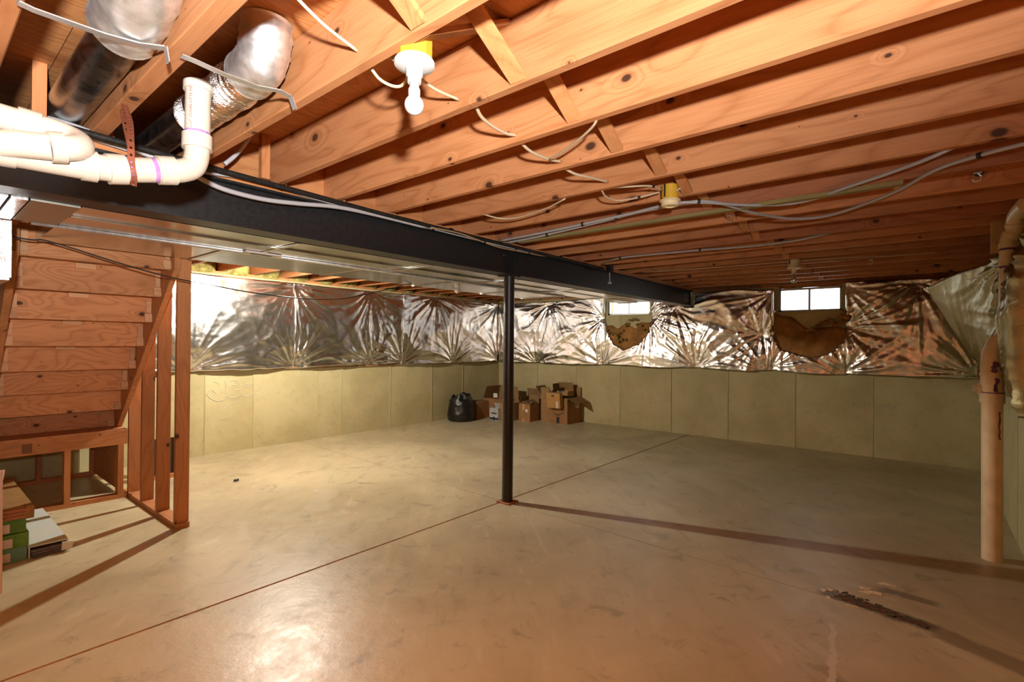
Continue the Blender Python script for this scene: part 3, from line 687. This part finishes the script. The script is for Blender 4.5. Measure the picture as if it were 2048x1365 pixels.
# the maker's print on the riser
def pipe_text(body, z0, size, ang0, base, r):
    cu = bpy.data.curves.new('print', 'FONT'); cu.body = body; cu.size = size; cu.resolution_u = 2
    to = bpy.data.objects.new('print', cu); COL.objects.link(to)
    bpy.context.view_layer.update(); dg = bpy.context.evaluated_depsgraph_get(); me = bpy.data.meshes.new_from_object(to.evaluated_get(dg))
    bpy.data.objects.remove(to); bpy.data.curves.remove(cu)
    for v in me.vertices:
        x, y = v.co.x, v.co.y; a = ang0 - (y-size*.3)/r
        v.co = Vector((base[0]+math.cos(a)*(r+.0006), base[1]+math.sin(a)*(r+.0006), z0+x))
    me.materials.clear(); me.materials.append(INKR)
    return me
ang = math.atan2(-2.4, -.8)-.55
for txt, z in (('ADP', 2.166), ('CHARLOTTE PIPE NU', 2.205)):
    part('print', pipe_text(txt, z, .0155, ang, (.6895, YP+.003), .0414), None, dp)
def pstrap(label, pts):
    t_ = thing('perforated_strap', label, 'strap', pts[len(pts)//2]); part('band', MB().ribbon(pts, (1,0,0), .02, .0018, holes=True), REDST, t_)
pstrap('red brown perforated strap looped under the white drain pipe', spline([(.518,2.32,2.36),(.519,2.29,2.27),(.505,2.16,2.17),(.482,2.045,2.06),(.480,2.026,1.985),(.487,2.030,1.945),(.494,2.06,1.922),(.502,2.10,1.935),(.508,2.114,1.975),(.506,2.14,2.06),(.510,2.22,2.16),(.517,2.30,2.25)], 3))
pstrap('red brown perforated strap at the left edge of the photo', [(.165,2.20,2.36),(.163,2.10,2.15),(.160,2.03,2.06),(.160,2.02,1.95),(.165,2.06,1.90),(.165,2.12,1.94),(.165,2.16,2.15),(.167,2.24,2.36)])

# ------------------------------------------------------------------ cables
def cable(label, pts, r, mat, clips=(), n=6, cat='cable', name='cable'):
    sp_ = spline(pts, n); t_ = thing(name, label, cat, sp_[len(sp_)//2])
    jk = part('jacket', MB().tube(sp_, r, 8), mat, t_, smooth=True)
    for c in clips:
        i = min(len(sp_)-2, max(1, int(c*len(sp_)))); d = (sp_[i+1]-sp_[i-1]).normalized()
        part('staple', MB().tube([sp_[i]-d*.008, sp_[i]+d*.008], r*1.6, 8), BLACKC, jk)
cable('thick grey cable sagging in front of the black beam', [(.29,3.10,2.33),(.32,2.90,2.325),(.43,2.765,2.298),(.717,2.72,2.235),(.889,2.72,2.195),(1.022,2.72,2.160),(1.219,2.73,2.156),(1.411,2.73,2.175),(1.658,2.74,2.21),(1.942,2.76,2.225),(2.4,2.77,2.225)], .0125, GREYC)
cable('grey cable clipped along the upper edge of the beam', [(.5,2.76,2.262),(.899,2.755,2.232),(1.117,2.755,2.25),(1.30,2.755,2.25),(1.53,2.765,2.238),(1.942,2.775,2.234),(2.7,2.778,2.228),(3.2,2.775,2.224),(3.9,2.775,2.232),(4.95,2.775,2.236)], .009, GREYC, (.35,.5,.62,.8))
cable('thin pale wire drooping at the top of the beam near the post', [(2.407,2.745,2.225),(2.708,2.745,2.232),(3.113,2.75,2.200),(3.445,2.75,2.205),(3.82,2.755,2.215)], .006, plain('tan_wire', (.38,.25,.14), .5), (.4,.8))
cable('grey cable disappearing up behind the joists beside the drain riser', [(1.02,2.70,2.28),(1.07,2.70,2.34),(1.13,2.70,2.44),(1.16,2.72,2.50)], .011, GREYC)
zc = 2.258
cable('upper grey cable curving across the joists from the beam', [(3.30,2.80,2.262),(3.24,2.40,zc),(3.10,1.722,zc),(2.98,1.247,zc),(3.034,1.052,zc-.004),(3.271,.834,zc-.006),(3.382,.585,zc-.006),(3.227,.323,zc),(3.095,.145,zc),(2.97,-.01,zc+.004),(2.955,-.12,2.30)], .0095, GREYC, (.12,.22))
cable('lower grey cable swinging wide across the joists to the right', [(3.20,2.80,2.262),(3.138,2.219,zc),(3.013,1.26,zc),(3.07,1.006,zc),(3.416,.87,zc-.012),(3.733,.704,zc-.016),(3.789,.485,zc-.016),(3.497,.164,zc-.008),(3.183,-.025,zc),(3.056,-.178,zc),(2.996,-.31,zc),(2.9,-.6,zc)], .0095, GREYC, (.12,.24,.82))
cable('dark grey cable along a far joist near the end of the beam', [(4.82,2.72,2.262),(4.55,2.4,zc),(4.53,2.089,zc),(4.582,1.586,zc),(4.66,1.2,zc),(4.647,.839,zc+.004),(4.64,.6,2.29)], .0095, GREYC, (.2,.5))
cable('pale wire running along a far joist through the clear bulb holder', [(5.60,2.6,zc),(5.70,1.9,zc),(5.73,1.3,zc),(5.74,1.02,zc),(5.85,.5,zc),(5.95,.2,zc),(5.93,-.05,zc)], .005, WHITEC)
wc = [('flat cream cable pair through the joist left of the white bulb', [(.60,1.36,2.45),(.66,1.38,2.40),(.78,1.385,2.345),(.905,1.385,2.315)], .0052),
      ('cream cable loop coming out of the joist just left of the white bulb', [(.945,1.40,2.31),(1.0,1.39,2.262),(1.06,1.36,2.26),(1.02,1.25,2.29)], .0052),
      ('cream cable passing behind the white bulb into the next joist', [(.95,1.31,2.30),(1.05,1.32,2.30),(1.18,1.335,2.29),(1.31,1.34,2.30)], .0052),
      ('double cream cable between joists just right of the white bulb', [(1.345,1.30,2.30),(1.44,1.345,2.28),(1.60,1.375,2.285),(1.685,1.375,2.30)], .007),
      ('double cream cable of the V shaped run, its left arm', [(1.72,1.395,2.30),(1.82,1.40,2.278),(1.96,1.40,2.282),(2.067,1.40,2.30)], .007),
      ('single cream cable of the V shaped run, its right arm', [(1.955,1.39,2.275),(1.86,1.22,2.262),(1.74,1.03,2.262),(1.70,.98,2.29)], .0055),
      ('short cream cable between joists below the V shaped run', [(2.105,1.43,2.30),(2.2,1.41,2.28),(2.32,1.385,2.285),(2.486,1.37,2.30)], .007),
      ('slack white cable hanging under two joists toward the beam', [(2.49,2.32,2.275),(2.56,2.29,2.262),(2.625,2.24,2.255),(2.647,2.12,2.252),(2.59,1.863,2.256),(2.50,1.66,2.262)], .0055),
      ('cream cable drooping into the yellow box without a bulb, lower one', [(2.525,1.43,2.275),(2.60,1.44,2.255),(2.70,1.41,2.252),(2.74,1.28,2.262),(2.79,1.20,2.285)], .0055),
      ('cream cable arching into the yellow box without a bulb, upper one', [(2.525,1.43,2.285),(2.56,1.30,2.278),(2.66,1.20,2.288),(2.79,1.185,2.295)], .0055)]
for l, p, r_ in wc: cable(l, p, r_, WHITEC, (.7,) if 'yellow box' in l else ())
cable('thin black wire hanging low in front of the stairs and foil', [(-.3,4.05,2.05),(.416,4.05,1.985),(.566,4.05,1.985),(.932,4.05,1.892),(1.202,4.05,1.836),(1.439,4.05,1.81),(1.722,4.05,1.779),(2.125,4.05,1.763),(2.497,4.05,1.786),(2.865,4.05,1.875),(3.221,4.05,1.98),(3.30,4.05,1.998)], .0045, BLACKC, name='wire', cat='wire')

# ------------------------------------------------------------------ lamp holders
def holder(label, x, y, z, box, disc, bulb, mat_b, bulbmat, lit=False, rb_=.029):
    t_ = thing('lamp_holder', label, 'light', (x, y, z))
    part('junction_box', MB().lathe([(.05,.07),(.052,.068),(.052,0)], (x, y, z), n=8 if box == 'oct' else 24), mat_b, t_, smooth=30)
    if box == 'round':
        for k in range(2): part('box_tab', MB().box(x-.056-.004*k, x-.048, y-.004+.03*k, y+.004+.03*k, z+.02, z+.068), BLACKC if k else mat_b, t_)
    part('base_disc', MB().lathe([(.058,.0),(.061,-.006),(.06,-.014),(.052,-.018),(.034,-.022)], (x, y, z), n=28), disc, t_, smooth=30)
    if bulb:
        sk_ = part('socket', MB().lathe([(.026,-.018),(.025,-.045),(.021,-.047),(.0205,-.066)], (x, y, z), n=20), disc, t_, smooth=30)
        q = rb_; pr = [(.013,-.066),(.014,-.078),(.018,-.088)]
        for k in range(11):
            a = math.radians(38+142*k/10); pr.append((q*math.sin(a), -.088-.022-q*(.78)+q*(.0)+q*math.cos(a)))
        part('bulb', MB().lathe(pr, (x, y, z), n=24), bulbmat, sk_, smooth=True)
    return t_
holder('yellow ceiling box with a white holder and white bulb, nearest the camera', .978, 1.195, 2.248, 'oct', WHT, True, YEL, BULBW)
t_ = thing('lamp_box', 'round yellow ceiling box closed by an ivory cap, no bulb in it', 'light', (2.845, 1.16, 2.245))
part('junction_box', MB().lathe([(.046,.085),(.048,.083),(.048,0)], (2.845, 1.16, 2.243), n=24), YEL, t_, smooth=30)
part('rim', MB().lathe([(.058,0),(.06,-.006),(.05,-.010)], (2.845,1.16,2.243), n=28), IVO, t_, smooth=30)
part('cap', MB().lathe([(.050,-.01),(.050,-.030),(.044,-.036),(.030,-.037),(.030,-.033),(.02,-.032)], (2.845,1.16,2.243), n=28), IVO, t_, smooth=30)
part('screw', MB().tube([(2.82,1.115,2.283),(2.80,1.085,2.285)], .005, 8), WHT, t_)
part('slot', MB().box(2.7955,2.800,1.168,1.176,2.255,2.33), BLACKC, t_)
holder('far ceiling lamp holder with a clear bulb in front of the right window', 5.74, 1.045, 2.20, 'round', IVO, True, IVO, CLB)
holder('lit bare bulb hidden above the ducts on the left side', 2.70, 5.30, 2.345, 'round', WHT, True, YEL, emit('lit_bulb', (1.0, .95, .81), BULB_STRENGTH))

# ------------------------------------------------------------------ small metal bits
rod = thing('hanging_rod', 'threaded rod hanging from the ceiling in front of the beam near its far end', 'rod', (4.96, 2.70, 2.1))
part('rod', MB().tube([(4.96,2.70,2.27),(4.96,2.70,2.08)], .005, 8), STRAPM, rod); part('nut', MB().box(4.945,4.975,2.685,2.715,2.066,2.085), GALV, rod)
part('clamp', MB().box(4.93,4.99,2.67,2.73,2.19,2.262), BLACKC, rod)
for lab, x, y in (('shiny pipe clip under a joist at the upper right', 3.40, -.19), ('small zinc clip under a far joist right of the clear bulb', 6.17, .44), ('small zinc clip on a joist beside the green strip', 3.52, 1.02)):
    c = thing('pipe_clip', lab, 'clip', (x, y, 2.25))
    part('plate', MB().box(x-.012,x+.012,y-.016,y+.016,ZJ-.004,ZJ), STRAPM, c)
    part('hook', MB().ribbon([(x,y,ZJ-.002),(x,y-.014,ZJ-.02),(x,y-.008,ZJ-.042),(x,y+.014,ZJ-.044),(x,y+.02,ZJ-.03)], (1,0,0), .02, .002), GALV, c)

# ------------------------------------------------------------------ drain stack at the right wall
sk = thing('drain_stack', 'tall aged PVC drain stack with a cleanout at the right wall', 'pipe', (4.6, -.33, 0))
P_ = lambda n, pts, r, mat=PVCO: pt(n, pts, r, mat, sk)
P_('lower_pipe', [(4.6,-.335,0.0),(4.6,-.332,1.06)], .054)
P_('hub', [(4.6,-.332,1.035),(4.6,-.332,1.10)], .064); P_('tee_body', [(4.6,-.332,1.10),(4.6,-.332,1.29)], .060)
P_('hub', [(4.6,-.332,1.215),(4.6,-.332,1.235)], .064)
P_('offset_elbow', spline([(4.6,-.332,1.27),(4.6,-.335,1.34),(4.6,-.352,1.40),(4.6,-.38,1.46)], 6), .059); P_('hub', [(4.6,-.356,1.405),(4.6,-.372,1.44)], .064)
P_('upper_pipe', spline([(4.6,-.38,1.46),(4.6,-.40,1.54),(4.6,-.405,1.66),(4.6,-.407,2.06)], 6), .045)
P_('hub', [(4.6,-.407,1.935),(4.6,-.407,1.985)], .0495); P_('hub', [(4.6,-.407,2.05),(4.6,-.409,2.08)], .052)
P_('trap_bend', spline([(4.6,-.408,2.07),(4.6,-.413,2.115),(4.59,-.432,2.15),(4.585,-.436,2.19),(4.55,-.437,2.235),(4.46,-.44,2.252),(4.2,-.45,2.252)], 7), .046)
P_('hub', [(4.6,-.415,2.118),(4.592,-.428,2.143)], .052); P_('hub', [(4.585,-.436,2.18),(4.575,-.436,2.205)], .051)
P_('cleanout_hub', [(4.6,-.34,1.125),(4.6,-.262,1.125)], .036)
part('cleanout_plug', MB().box(4.58,4.62,-.262,-.235,1.105,1.145), PVC, sk)
for pts, r in (([(4.6,-.407,1.92),(4.6,-.407,1.934)], .0458), ([(4.6,-.407,2.036),(4.6,-.407,2.05)], .0458), ([(4.586,-.436,2.172),(4.585,-.436,2.181)], .0475), ([(4.6,-.332,1.100),(4.6,-.332,1.107)], .0606)): P_('primer_ring', pts, r, PURPD)
def smear(z0, z1, ang0, r, w):
    m_ = MB(); n = 7; q_ = random.Random(int(z0*1000)); vs = []
    for i in range(n+1):
        z = z0+(z1-z0)*i/n; a = ang0+q_.uniform(-.12,.12); ww = w*q_.uniform(.5,1.2)
        for s_ in (-1, 1): vs.append((4.6+(r+.0012)*math.cos(a+s_*ww), -.332+(r+.0012)*math.sin(a+s_*ww), z))
    m_.add(vs, [(2*i, 2*i+1, 2*i+3, 2*i+2) for i in range(n)]); part('primer_smear', m_, PURPD, sk)
a0 = math.atan2(.332, -4.6)
smear(1.11, 1.20, a0+.35, .060, .18); smear(1.24, 1.31, a0+.2, .064, .25); smear(.80, .98, a0+.75, .054, .12); smear(1.235, 1.27, a0+.1, .064, .2)

# ------------------------------------------------------------------ staircase seen from behind
stc = thing('staircase', 'wooden basement stair seen from behind, plywood risers between stringers', 'stairs', (.85, 5.0, 0))
NR = 8
for k in range(NR):
    y = 4.304+.2105*k; z = 1.933-.1895*k
    part('riser', MB().box(.455, 1.262, y, y+.018, max(z-.014, .613), z+.188), RIS, stc)
    if k < NR-1: part('tread', MB().box(.46, 1.262, y+.018, y+.235, z, z+.028), RIS, stc)
    for x0, x1 in ((.455, .50), (1.215, 1.262)):
        part('wedge', MB().hexa([(x0,y-.022,z-.008),(x1,y-.022,z-.008),(x1,y+.001,z-.008),(x0,y+.001,z-.008),(x0,y-.009,z+.055),(x1,y-.009,z+.055),(x1,y+.001,z+.055),(x0,y+.001,z+.055)]), WEDGE, stc)
    for x0 in ((.468, 1.225) if k < 6 else ()): part('wedge', MB().box(x0, x0+.03, y-.012, y+.001, z+.06, z+.15), WEDGE, stc)
    if 1 <= k <= 4: part('glue_block', MB().box(.76, .87, y-.018, y+.001, z+.15, z+.182), WEDGE, stc)
def stringer(x0, x1, lo, hi):
    def zz(y, o): return 1.933-.9002*(y-4.304)+o
    yy = lambda z, o: 4.304+(1.933+o-z)/.9002
    part('stringer', MB().prism([(4.215, zz(4.215,lo)), (yy(.614,lo), .614), (yy(.614,hi), .614), (4.40, zz(4.40,hi)), (4.215, zz(4.40,hi))], x0, x1, axis=0), WZ, stc)
stringer(1.263, 1.30, -.085, .24); stringer(.415, .454, -.085, .24)

lp = thing('stair_landing', 'low framed wooden platform at the foot of the stair', 'platform', (.6, 5.6, 0))
part('header', MB().box(-.6, 1.30, 5.50, 5.538, .477, .592), WX, lp); part('deck', MB().box(-.6, 1.30, 5.50, 6.70, .592, .612), RIS, lp)
part('floor_plate', MB().box(-.6, 1.30, 5.50, 5.588, 0, .038), WX, lp)
for x in (.875, 1.235, .30): part('leg', MB().box(x, x+.04, 5.50, 5.588, .038, .477), WZ, lp)
part('floor_plate', MB().box(-.6, 1.30, 6.62, 6.70, 0, .038), WX, lp)
for x in (.85, 1.26, .45): part('leg', MB().box(x, x+.038, 6.62, 6.70, .038, .592), WZ, lp)
part('shade_panel', MB().box(1.285, 1.30, 5.75, 6.70, .03, .477), RIS, lp)  # added side closure that keeps the space under the deck dark
part('side_rail', MB().box(1.262, 1.30, 5.588, 6.70, .477, .592), WY, lp)
part('lumber_stamp', MB().box(.62,.68,5.4985,5.4998,.495,.57), plain('lumber_stamp_ink', (.20,.075,.03), .7), lp)

sw = thing('stud_wall', 'open row of wooden studs standing on a floor plate beside the stair', 'stud wall', (1.35, 4.9, 0))
part('bottom_plate', MB().box(1.31, 1.40, 4.28, 5.66, 0, .038), WY, sw)
for y, z1 in ((4.30, 2.26), (4.72, 1.98), (5.12, 1.66), (5.50, 1.34)):
    part('stud', MB().box(1.31, 1.40, y, y+.038, .038, z1), WZ, sw)
sb = thing('stud_wall', 'short piece of wall framing behind the stair with a dark panel on the floor', 'stud wall', (1.95, 6.0, 0))
part('stud', MB().box(1.88, 1.93, 5.93, 6.02, .0, 2.26), WZ, sb); part('bottom_plate', MB().box(1.45, 1.93, 5.95, 6.01, 0, .038), WX, sb)
part('low_panel', MB().box(1.45, 1.88, 6.0, 6.018, .038, .40), plain('dark_hardboard', (.06,.04,.022), .8), sb)
part('tag', MB().box(1.886,1.924,5.925,5.93,.42,.52), IVO, sb, label='cream outlet plate on the stud')

# ------------------------------------------------------------------ flooring cartons at the left edge
gb = 'green flooring cartons in the stack'
for k, lab in enumerate(('green flooring carton with a pink label, bottom of the stack', 'green flooring carton in the middle of the stack', 'green flooring carton directly under the brown one')):
    z0 = .09*k+.001; t_ = thing('flooring_carton', lab, 'carton', (.35, 4.9, z0), gb); dx = (.0, .008, -.004)[k]
    part('carton', MB().box(.26+dx, .526+dx, 4.41-dx, 5.42, z0, z0+.087), GREEN if k else GTEAL, t_)
    lb_ = part('label', MB().box(.30+dx, .452+dx, 4.4085-dx, 4.4098-dx, z0+.008, z0+.062), PINKL, t_)
    part('barcode', MB().box(.345+dx, .385+dx, 4.4072-dx, 4.4084-dx, z0+.03, z0+.056), GREYP, lb_)
t_ = thing('flooring_carton', 'worn brown carton of wood planks lying on the green ones', 'carton', (.35, 4.9, .27))
part('carton', MB().box(.235, .552, 4.40, 5.36, .272, .345), BRC, t_)
for k in range(3): part('plank', MB().box(.24, .535, 4.372, 5.3, .277+.021*k, .295+.021*k), PLK, t_)
part('torn_flap', MB().hexa([(.505,4.37,.27),(.553,4.37,.27),(.553,4.41,.27),(.505,4.41,.27),(.52,4.375,.352),(.556,4.372,.345),(.553,4.42,.349),(.51,4.42,.353)]), BRC, t_)
t_ = thing('flooring_carton', 'pale flat carton on the floor with dark plank ends showing', 'carton', (.62, 4.9, 0))
part('lid', MB().box(.535, .728, 4.42, 5.36, .066, .074), PALE, t_)
for x in (.535, .72): part('side', MB().box(x, x+.008, 4.42, 5.36, .001, .066), PALE, t_)
for k in range(3): part('plank', MB().box(.546, .718, 4.40, 5.33, .004+.017*k, .018+.017*k), DPLK, t_)
part('end_flap', MB().hexa([(.69,4.39,.012),(.742,4.385,.012),(.742,4.392,.012),(.69,4.397,.012),(.692,4.385,.068),(.75,4.38,.062),(.75,4.388,.062),(.692,4.392,.068)]), WCARD, t_)
t_ = thing('wrapped_board', 'pink board in shrink wrap leaning upright at the left edge', 'board', (.3, 3.95, 0))
part('board', MB().hexa([(.02,3.92,0),(.372,3.92,0),(.372,3.955,0),(.02,3.955,0),(.04,4.31,.60),(.405,4.31,.60),(.405,4.345,.60),(.04,4.345,.60)]), PINKW, t_)
part('folded_wrap', MB().hexa([(.33,4.306,.55),(.407,4.306,.55),(.407,4.35,.55),(.33,4.35,.55),(.33,4.316,.607),(.415,4.314,.607),(.415,4.352,.603),(.33,4.352,.603)]), plain('clear_wrap_fold', (.85,.78,.72), .15), t_)

# ------------------------------------------------------------------ corner pile: cardboard boxes and bag
def carton(label, c, rz, s, z=0.0, flaps=(), mat=CB, inner=CBD, closed=False, t=.007, tilt=0.0, name='cardboard_box'):
    r_ = thing(name, label, 'box', (c[0], c[1], z)); r_.rotation_euler = (0, tilt, rz)
    x, y, h = s[0]/2, s[1]/2, s[2]
    m_ = MB().box(-x,x,-y,y,0.0,t)
    m_.box(-x,-x+t,-y,y,t,h).box(x-t,x,-y,y,t,h).box(-x+t,x-t,-y,-y+t,t,h).box(-x+t,x-t,y-t,y,t,h)
    if closed: m_.box(-x+t,x-t,-y+t,y-t,h-t,h)
    obj('body', m_, mat, r_)
    for side, ang_, ln in flaps:       # ang: 0 = folded flat inwards, 90 = upright, 180 = flat outwards
        a = math.radians(ang_); f = MB(); ca, sa = math.cos(a), math.sin(a)
        def fp(k, d, w):    # k along edge, d along flap, w thickness
            din, up = d*ca - w*sa*0, d*sa
            if side == 'x-': return (-x+din, k, h+up+w*ca if False else h+up)
            if side == 'x+': return (x-din, k, h+up)
            if side == 'y-': return (k, -y+din, h+up)
            return (k, y-din, h+up)
        e = (y if side[0] == 'x' else x)-.004
        nx = Vector((-sa*.004, 0, ca*.004)) if side == 'x-' else Vector((sa*.004, 0, ca*.004)) if side == 'x+' else Vector((0, -sa*.004, ca*.004)) if side == 'y-' else Vector((0, sa*.004, ca*.004))
        q4 = [Vector(fp(-e,0,0)), Vector(fp(e,0,0)), Vector(fp(e*.985,ln,0)), Vector(fp(-e*.985,ln,0))]
        f.hexa([p-nx*.5 for p in q4]+[p+nx*.5 for p in q4]); obj('flap', f, inner, r_)
    return r_
def patch(name, r_, x0, x1, y0, y1, z0, z1, mat): return obj(name, MB().box(x0, x1, y0, y1, z0, z1), mat, r_)
A = carton('big cardboard box with a black smile arrow printed on its front', (7.59, 5.01), 0, (.43,.39,.455), flaps=(('x+',100,.17),('y-',205,.19),('y+',60,.18),('x-',265,.10)), mat=CB)
xf = -.215
sm = MB(); n = 14
for i in range(n):
    def sp2(t): return (.105-.20*t, .155+.045*(2*t-1)**2*(1 if t < .5 else .85))
    (ya, za), (yb_, zb_) = sp2(i/n), sp2((i+1)/n); w0, w1 = .006+.009*math.sin(PI*i/n), .006+.009*math.sin(PI*(i+1)/n)
    sm.hexa([(xf-.0012,ya,za-w0),(xf-.0012,yb_,zb_-w1),(xf,yb_,zb_-w1),(xf,ya,za-w0),(xf-.0012,ya,za+.003),(xf-.0012,yb_,zb_+.003),(xf,yb_,zb_+.003),(xf,ya,za+.003)])
sm.prism([(-.075,.205),(-.115,.215),(-.115,.165),(-.107,.165),(-.107,.203),(-.076,.197)], xf-.0012, xf, axis=0)
obj('smile_arrow', sm, INK, A)
patch('tape', A, xf-.001, xf, -.03, .03, 0.0, .115, BTAPE); patch('tape', A, xf-.007, xf-.005, -.03, .03, .26, .32, BTAPE)
patch('shipping_label', A, .05, .16, -.1965, -.195, .26, .38, LABEL); patch('shipping_label', A, .075, .12, -.198, -.1965, .28, .36, GREYP)
B = carton('square cardboard box with tan tape, just right of the post', (7.29, 5.585), 0, (.285,.255,.31), flaps=(('x+',80,.15),('y-',28,.14),('y+',75,.14),('x-',20,.12)))
patch('tape', B, -.1435, -.1425, .0, .045, .20, .31, TAPE); patch('tape', B, -.1435, -.1425, .0, .05, 0, .045, TAPE); patch('shipping_label', B, -.1435, -.1425, -.075, -.025, .17, .225, LABEL)
patch('shipping_label', B, -.09, .02, -.10, -.04, .335, .337, LABEL).rotation_euler = (0, 0, 0)
carton('tall open cardboard box standing between the smile box and the taped box', (7.60, 5.33), .05, (.34,.20,.47), flaps=(('y+',130,.20),('x-',95,.14)), mat=CBL)
D_ = carton('small cardboard box with teal tape lying on top of the pile', (7.62, 5.06), .06, (.24,.30,.10), z=.462, flaps=(('x+',70,.15),('y+',95,.12)), mat=CBL)
patch('tape', D_, -.1212, -.12, -.03, .03, 0, .10, TEAL)
E_ = carton('orange brown box with a handle hole, tipped on the front of the pile', (7.47, 5.03), .06, (.10,.27,.26), z=.30, closed=True, tilt=-.12, mat=plain('orange_carton', (.50,.26,.08), .6))
E_.location = (7.31, 5.03, .285)
patch('handle_hole', E_, -.0512, -.05, -.03, .03, .195, .22, INK); patch('lid_edge', E_, -.056, -.0501, -.138, .138, .19, .262, plain('orange_lid', (.52,.28,.09), .6))
patch('tape', E_, -.0512, -.05, -.09, -.055, 0, .12, LABEL)
patch('handle_hole', E_, -.0575, -.0561, -.03, .03, .205, .228, INK)
G = carton('crushed brown box between the bin bag and the white box', (6.93, 6.53), .04, (.38,.30,.31), flaps=(('y-',8,.14),), mat=CB)
H_ = carton('wide open cardboard box with flaps up behind the white box', (7.32, 6.28), .02, (.46,.52,.36), flaps=(('x+',78,.22),('y+',70,.24),('y-',165,.12)), mat=CB)
patch('shipping_label', H_, -.19, -.188, -.06, .04, .38, .46, LABEL)
carton('half hidden brown box with a printed ring, behind the post', (7.12, 5.90), 0, (.30,.22,.32), flaps=(('x+',70,.12),), mat=CBL)
carton('low cardboard box against the back wall with its long flap raised', (7.62, 5.78), 0, (.34,.46,.36), flaps=(('x+',85,.18),('y-',160,.1)), mat=CBL)
Wb = carton('small white printed box with its lid flap raised', (6.96, 6.08), .02, (.16,.20,.225), flaps=(('x-',115,.0001),('x+',60,.09)), mat=WCARD, inner=WCARD)
patch('print_band', Wb, -.0812, -.08, -.10, .10, .012, .05, NAVY); patch('print_band', Wb, -.0815, -.08, -.02, .02, .0, .065, INK)
patch('print_line', Wb, -.0812, -.08, -.07, .07, .118, .138, INK); patch('print_line', Wb, -.0812, -.08, -.04, .04, .145, .152, GREYP); patch('print_line', Wb, -.0812, -.08, -.05, .05, .10, .106, GREYP)
# bin bag
bg_ = thing('bin_bag', 'full black plastic bin bag standing against the left wall', 'bag', (6.47, 6.50, 0))
nu, nv = 56, 34; th, ph = np.meshgrid(np.linspace(0, 2*PI, nu, endpoint=False), np.linspace(0, 1, nv), indexing='ij')
prof = np.interp(ph, [0,.08,.25,.5,.7,.82,.92,1.0], [.80,.98,1.04,1.03,1.0,.92,.74,.72])*.232
zz = np.interp(ph, [0,.06,1.0], [0,.004,.45])
cr = .022*(rid(th*3.2, ph*7+th, 3)-.5)*np.sin(PI*np.clip(ph*1.1,0,1))+.03*(vn(th*1.3, ph*3, 8)-.5)+np.where(ph > .8, .05*(rid(th*2.2, ph*3, 4)-.6), 0)
R_ = prof+cr; zz = zz+np.where(ph > .85, (ph-.85)/.15*.11*(vn(th*1.6, ph*0, 17)-.45), 0)
R_ = np.where(th > PI*1.9, R_*1+0, R_)
vs = np.stack([6.47+R_*np.cos(th), 6.50+R_*np.sin(th), zz], -1).reshape(-1, 3)
m_ = MB(); m_.add([tuple(v) for v in vs], [(i*nv+j, ((i+1) % nu)*nv+j, ((i+1) % nu)*nv+j+1, i*nv+j+1) for i in range(nu) for j in range(nv-1)]+[tuple(i*nv for i in range(nu))[::-1]])
part('bag_skin', m_, BAG, bg_, smooth=True)
m_ = MB(); vs = []; k = 9
for i in range(24):
    for j in range(k):
        a = 2*PI*i/24; r_ = .13*j/(k-1); vs.append((6.46+r_*math.cos(a), 6.49+r_*math.sin(a), .47-.10*(j/(k-1))**2+.03*float(vn(np.array([a*2.0]), np.array([j*.9]), 5)[0])))
m_.add(vs, [(i*k+j, i*k+j+1, ((i+1) % 24)*k+j+1, ((i+1) % 24)*k+j) for i in range(24) for j in range(k-1)])
part('plastic_film', m_, BAGI, bg_, smooth=True)

# ------------------------------------------------------------------ chalk marks and small floor bits
def stroke(mb, pts, r=.004):   # (x, z) on the left wall
    mb.tube([(x, YL-.001, z) for x, z in [(p.x, p.z) for p in spline([(a, 0, b) for a, b in pts], 5)]], r, 5)
ck = MB()
for pts in ([(2.47,.90),(2.53,.87),(2.54,.80),(2.50,.75),(2.45,.80),(2.40,.76),(2.42,.71),(2.50,.655),(2.58,.66),(2.62,.71),(2.62,.80),(2.60,.90)],
            [(2.64,.88),(2.63,.80),(2.63,.70),(2.70,.675),(2.77,.70),(2.78,.77),(2.74,.78),(2.71,.765),(2.74,.785),(2.77,.80),(2.77,.86),(2.72,.90),(2.66,.895),(2.64,.86)],
            [(2.66,.835),(2.70,.84),(2.74,.835)], [(2.79,.72),(2.84,.68),(2.92,.70),(2.95,.76),(2.92,.81),(2.86,.81),(2.83,.83)], [(2.83,.90),(2.86,.84),(2.92,.84),(2.95,.88)],
            [(2.97,.84),(3.03,.83),(3.07,.78),(3.05,.73),(2.99,.71)], [(2.52,.47),(2.56,.53),(2.66,.59),(2.74,.63)], [(2.54,.42),(2.62,.43),(2.68,.47)], [(2.58,.59),(2.61,.61),(2.60,.57)]):
    stroke(ck, pts, .0035)
part('chalk_drawing', ck, CHALK, wl, label='faint white chalk lettering')
ck = MB(); q = random.Random(12)
for z, y0, y1 in ((.94,6.12,5.86),(.77,6.12,5.90)):
    y = y0
    while y > y1:
        h = q.uniform(.03,.055); pts = [(y, z), (y-.008, z+h), (y-.022, z+q.uniform(0,h)), (y-.03, z)]
        ck.tube([(XB-.001, a, b) for a, b in pts], .003, 4); y -= .045
for z, y0, y1 in ((.63,.75,.25),(.60,1.25,1.05)):
    y = y0
    while y > y1:
        h = q.uniform(.03,.06); ck.tube([(XB-.001, y, z), (XB-.001, y-.012, z+h), (XB-.001, y-.03, z+q.uniform(0,h)), (XB-.001, y-.05, z)], .0022, 4); y -= .06
part('chalk_writing', ck, CHALK, wbk, label='faint white chalk writing')
c = obj('floor_chip', MB().box(-.02,.02,-.014,.014,0,.022), plain('slate_chip', (.12,.13,.15), .6), loc=(2.15, 5.32, 0)); c.rotation_euler = (0,0,.5)
tag(c, 'small dark grey block lying on the bare floor near the studs', 'block')
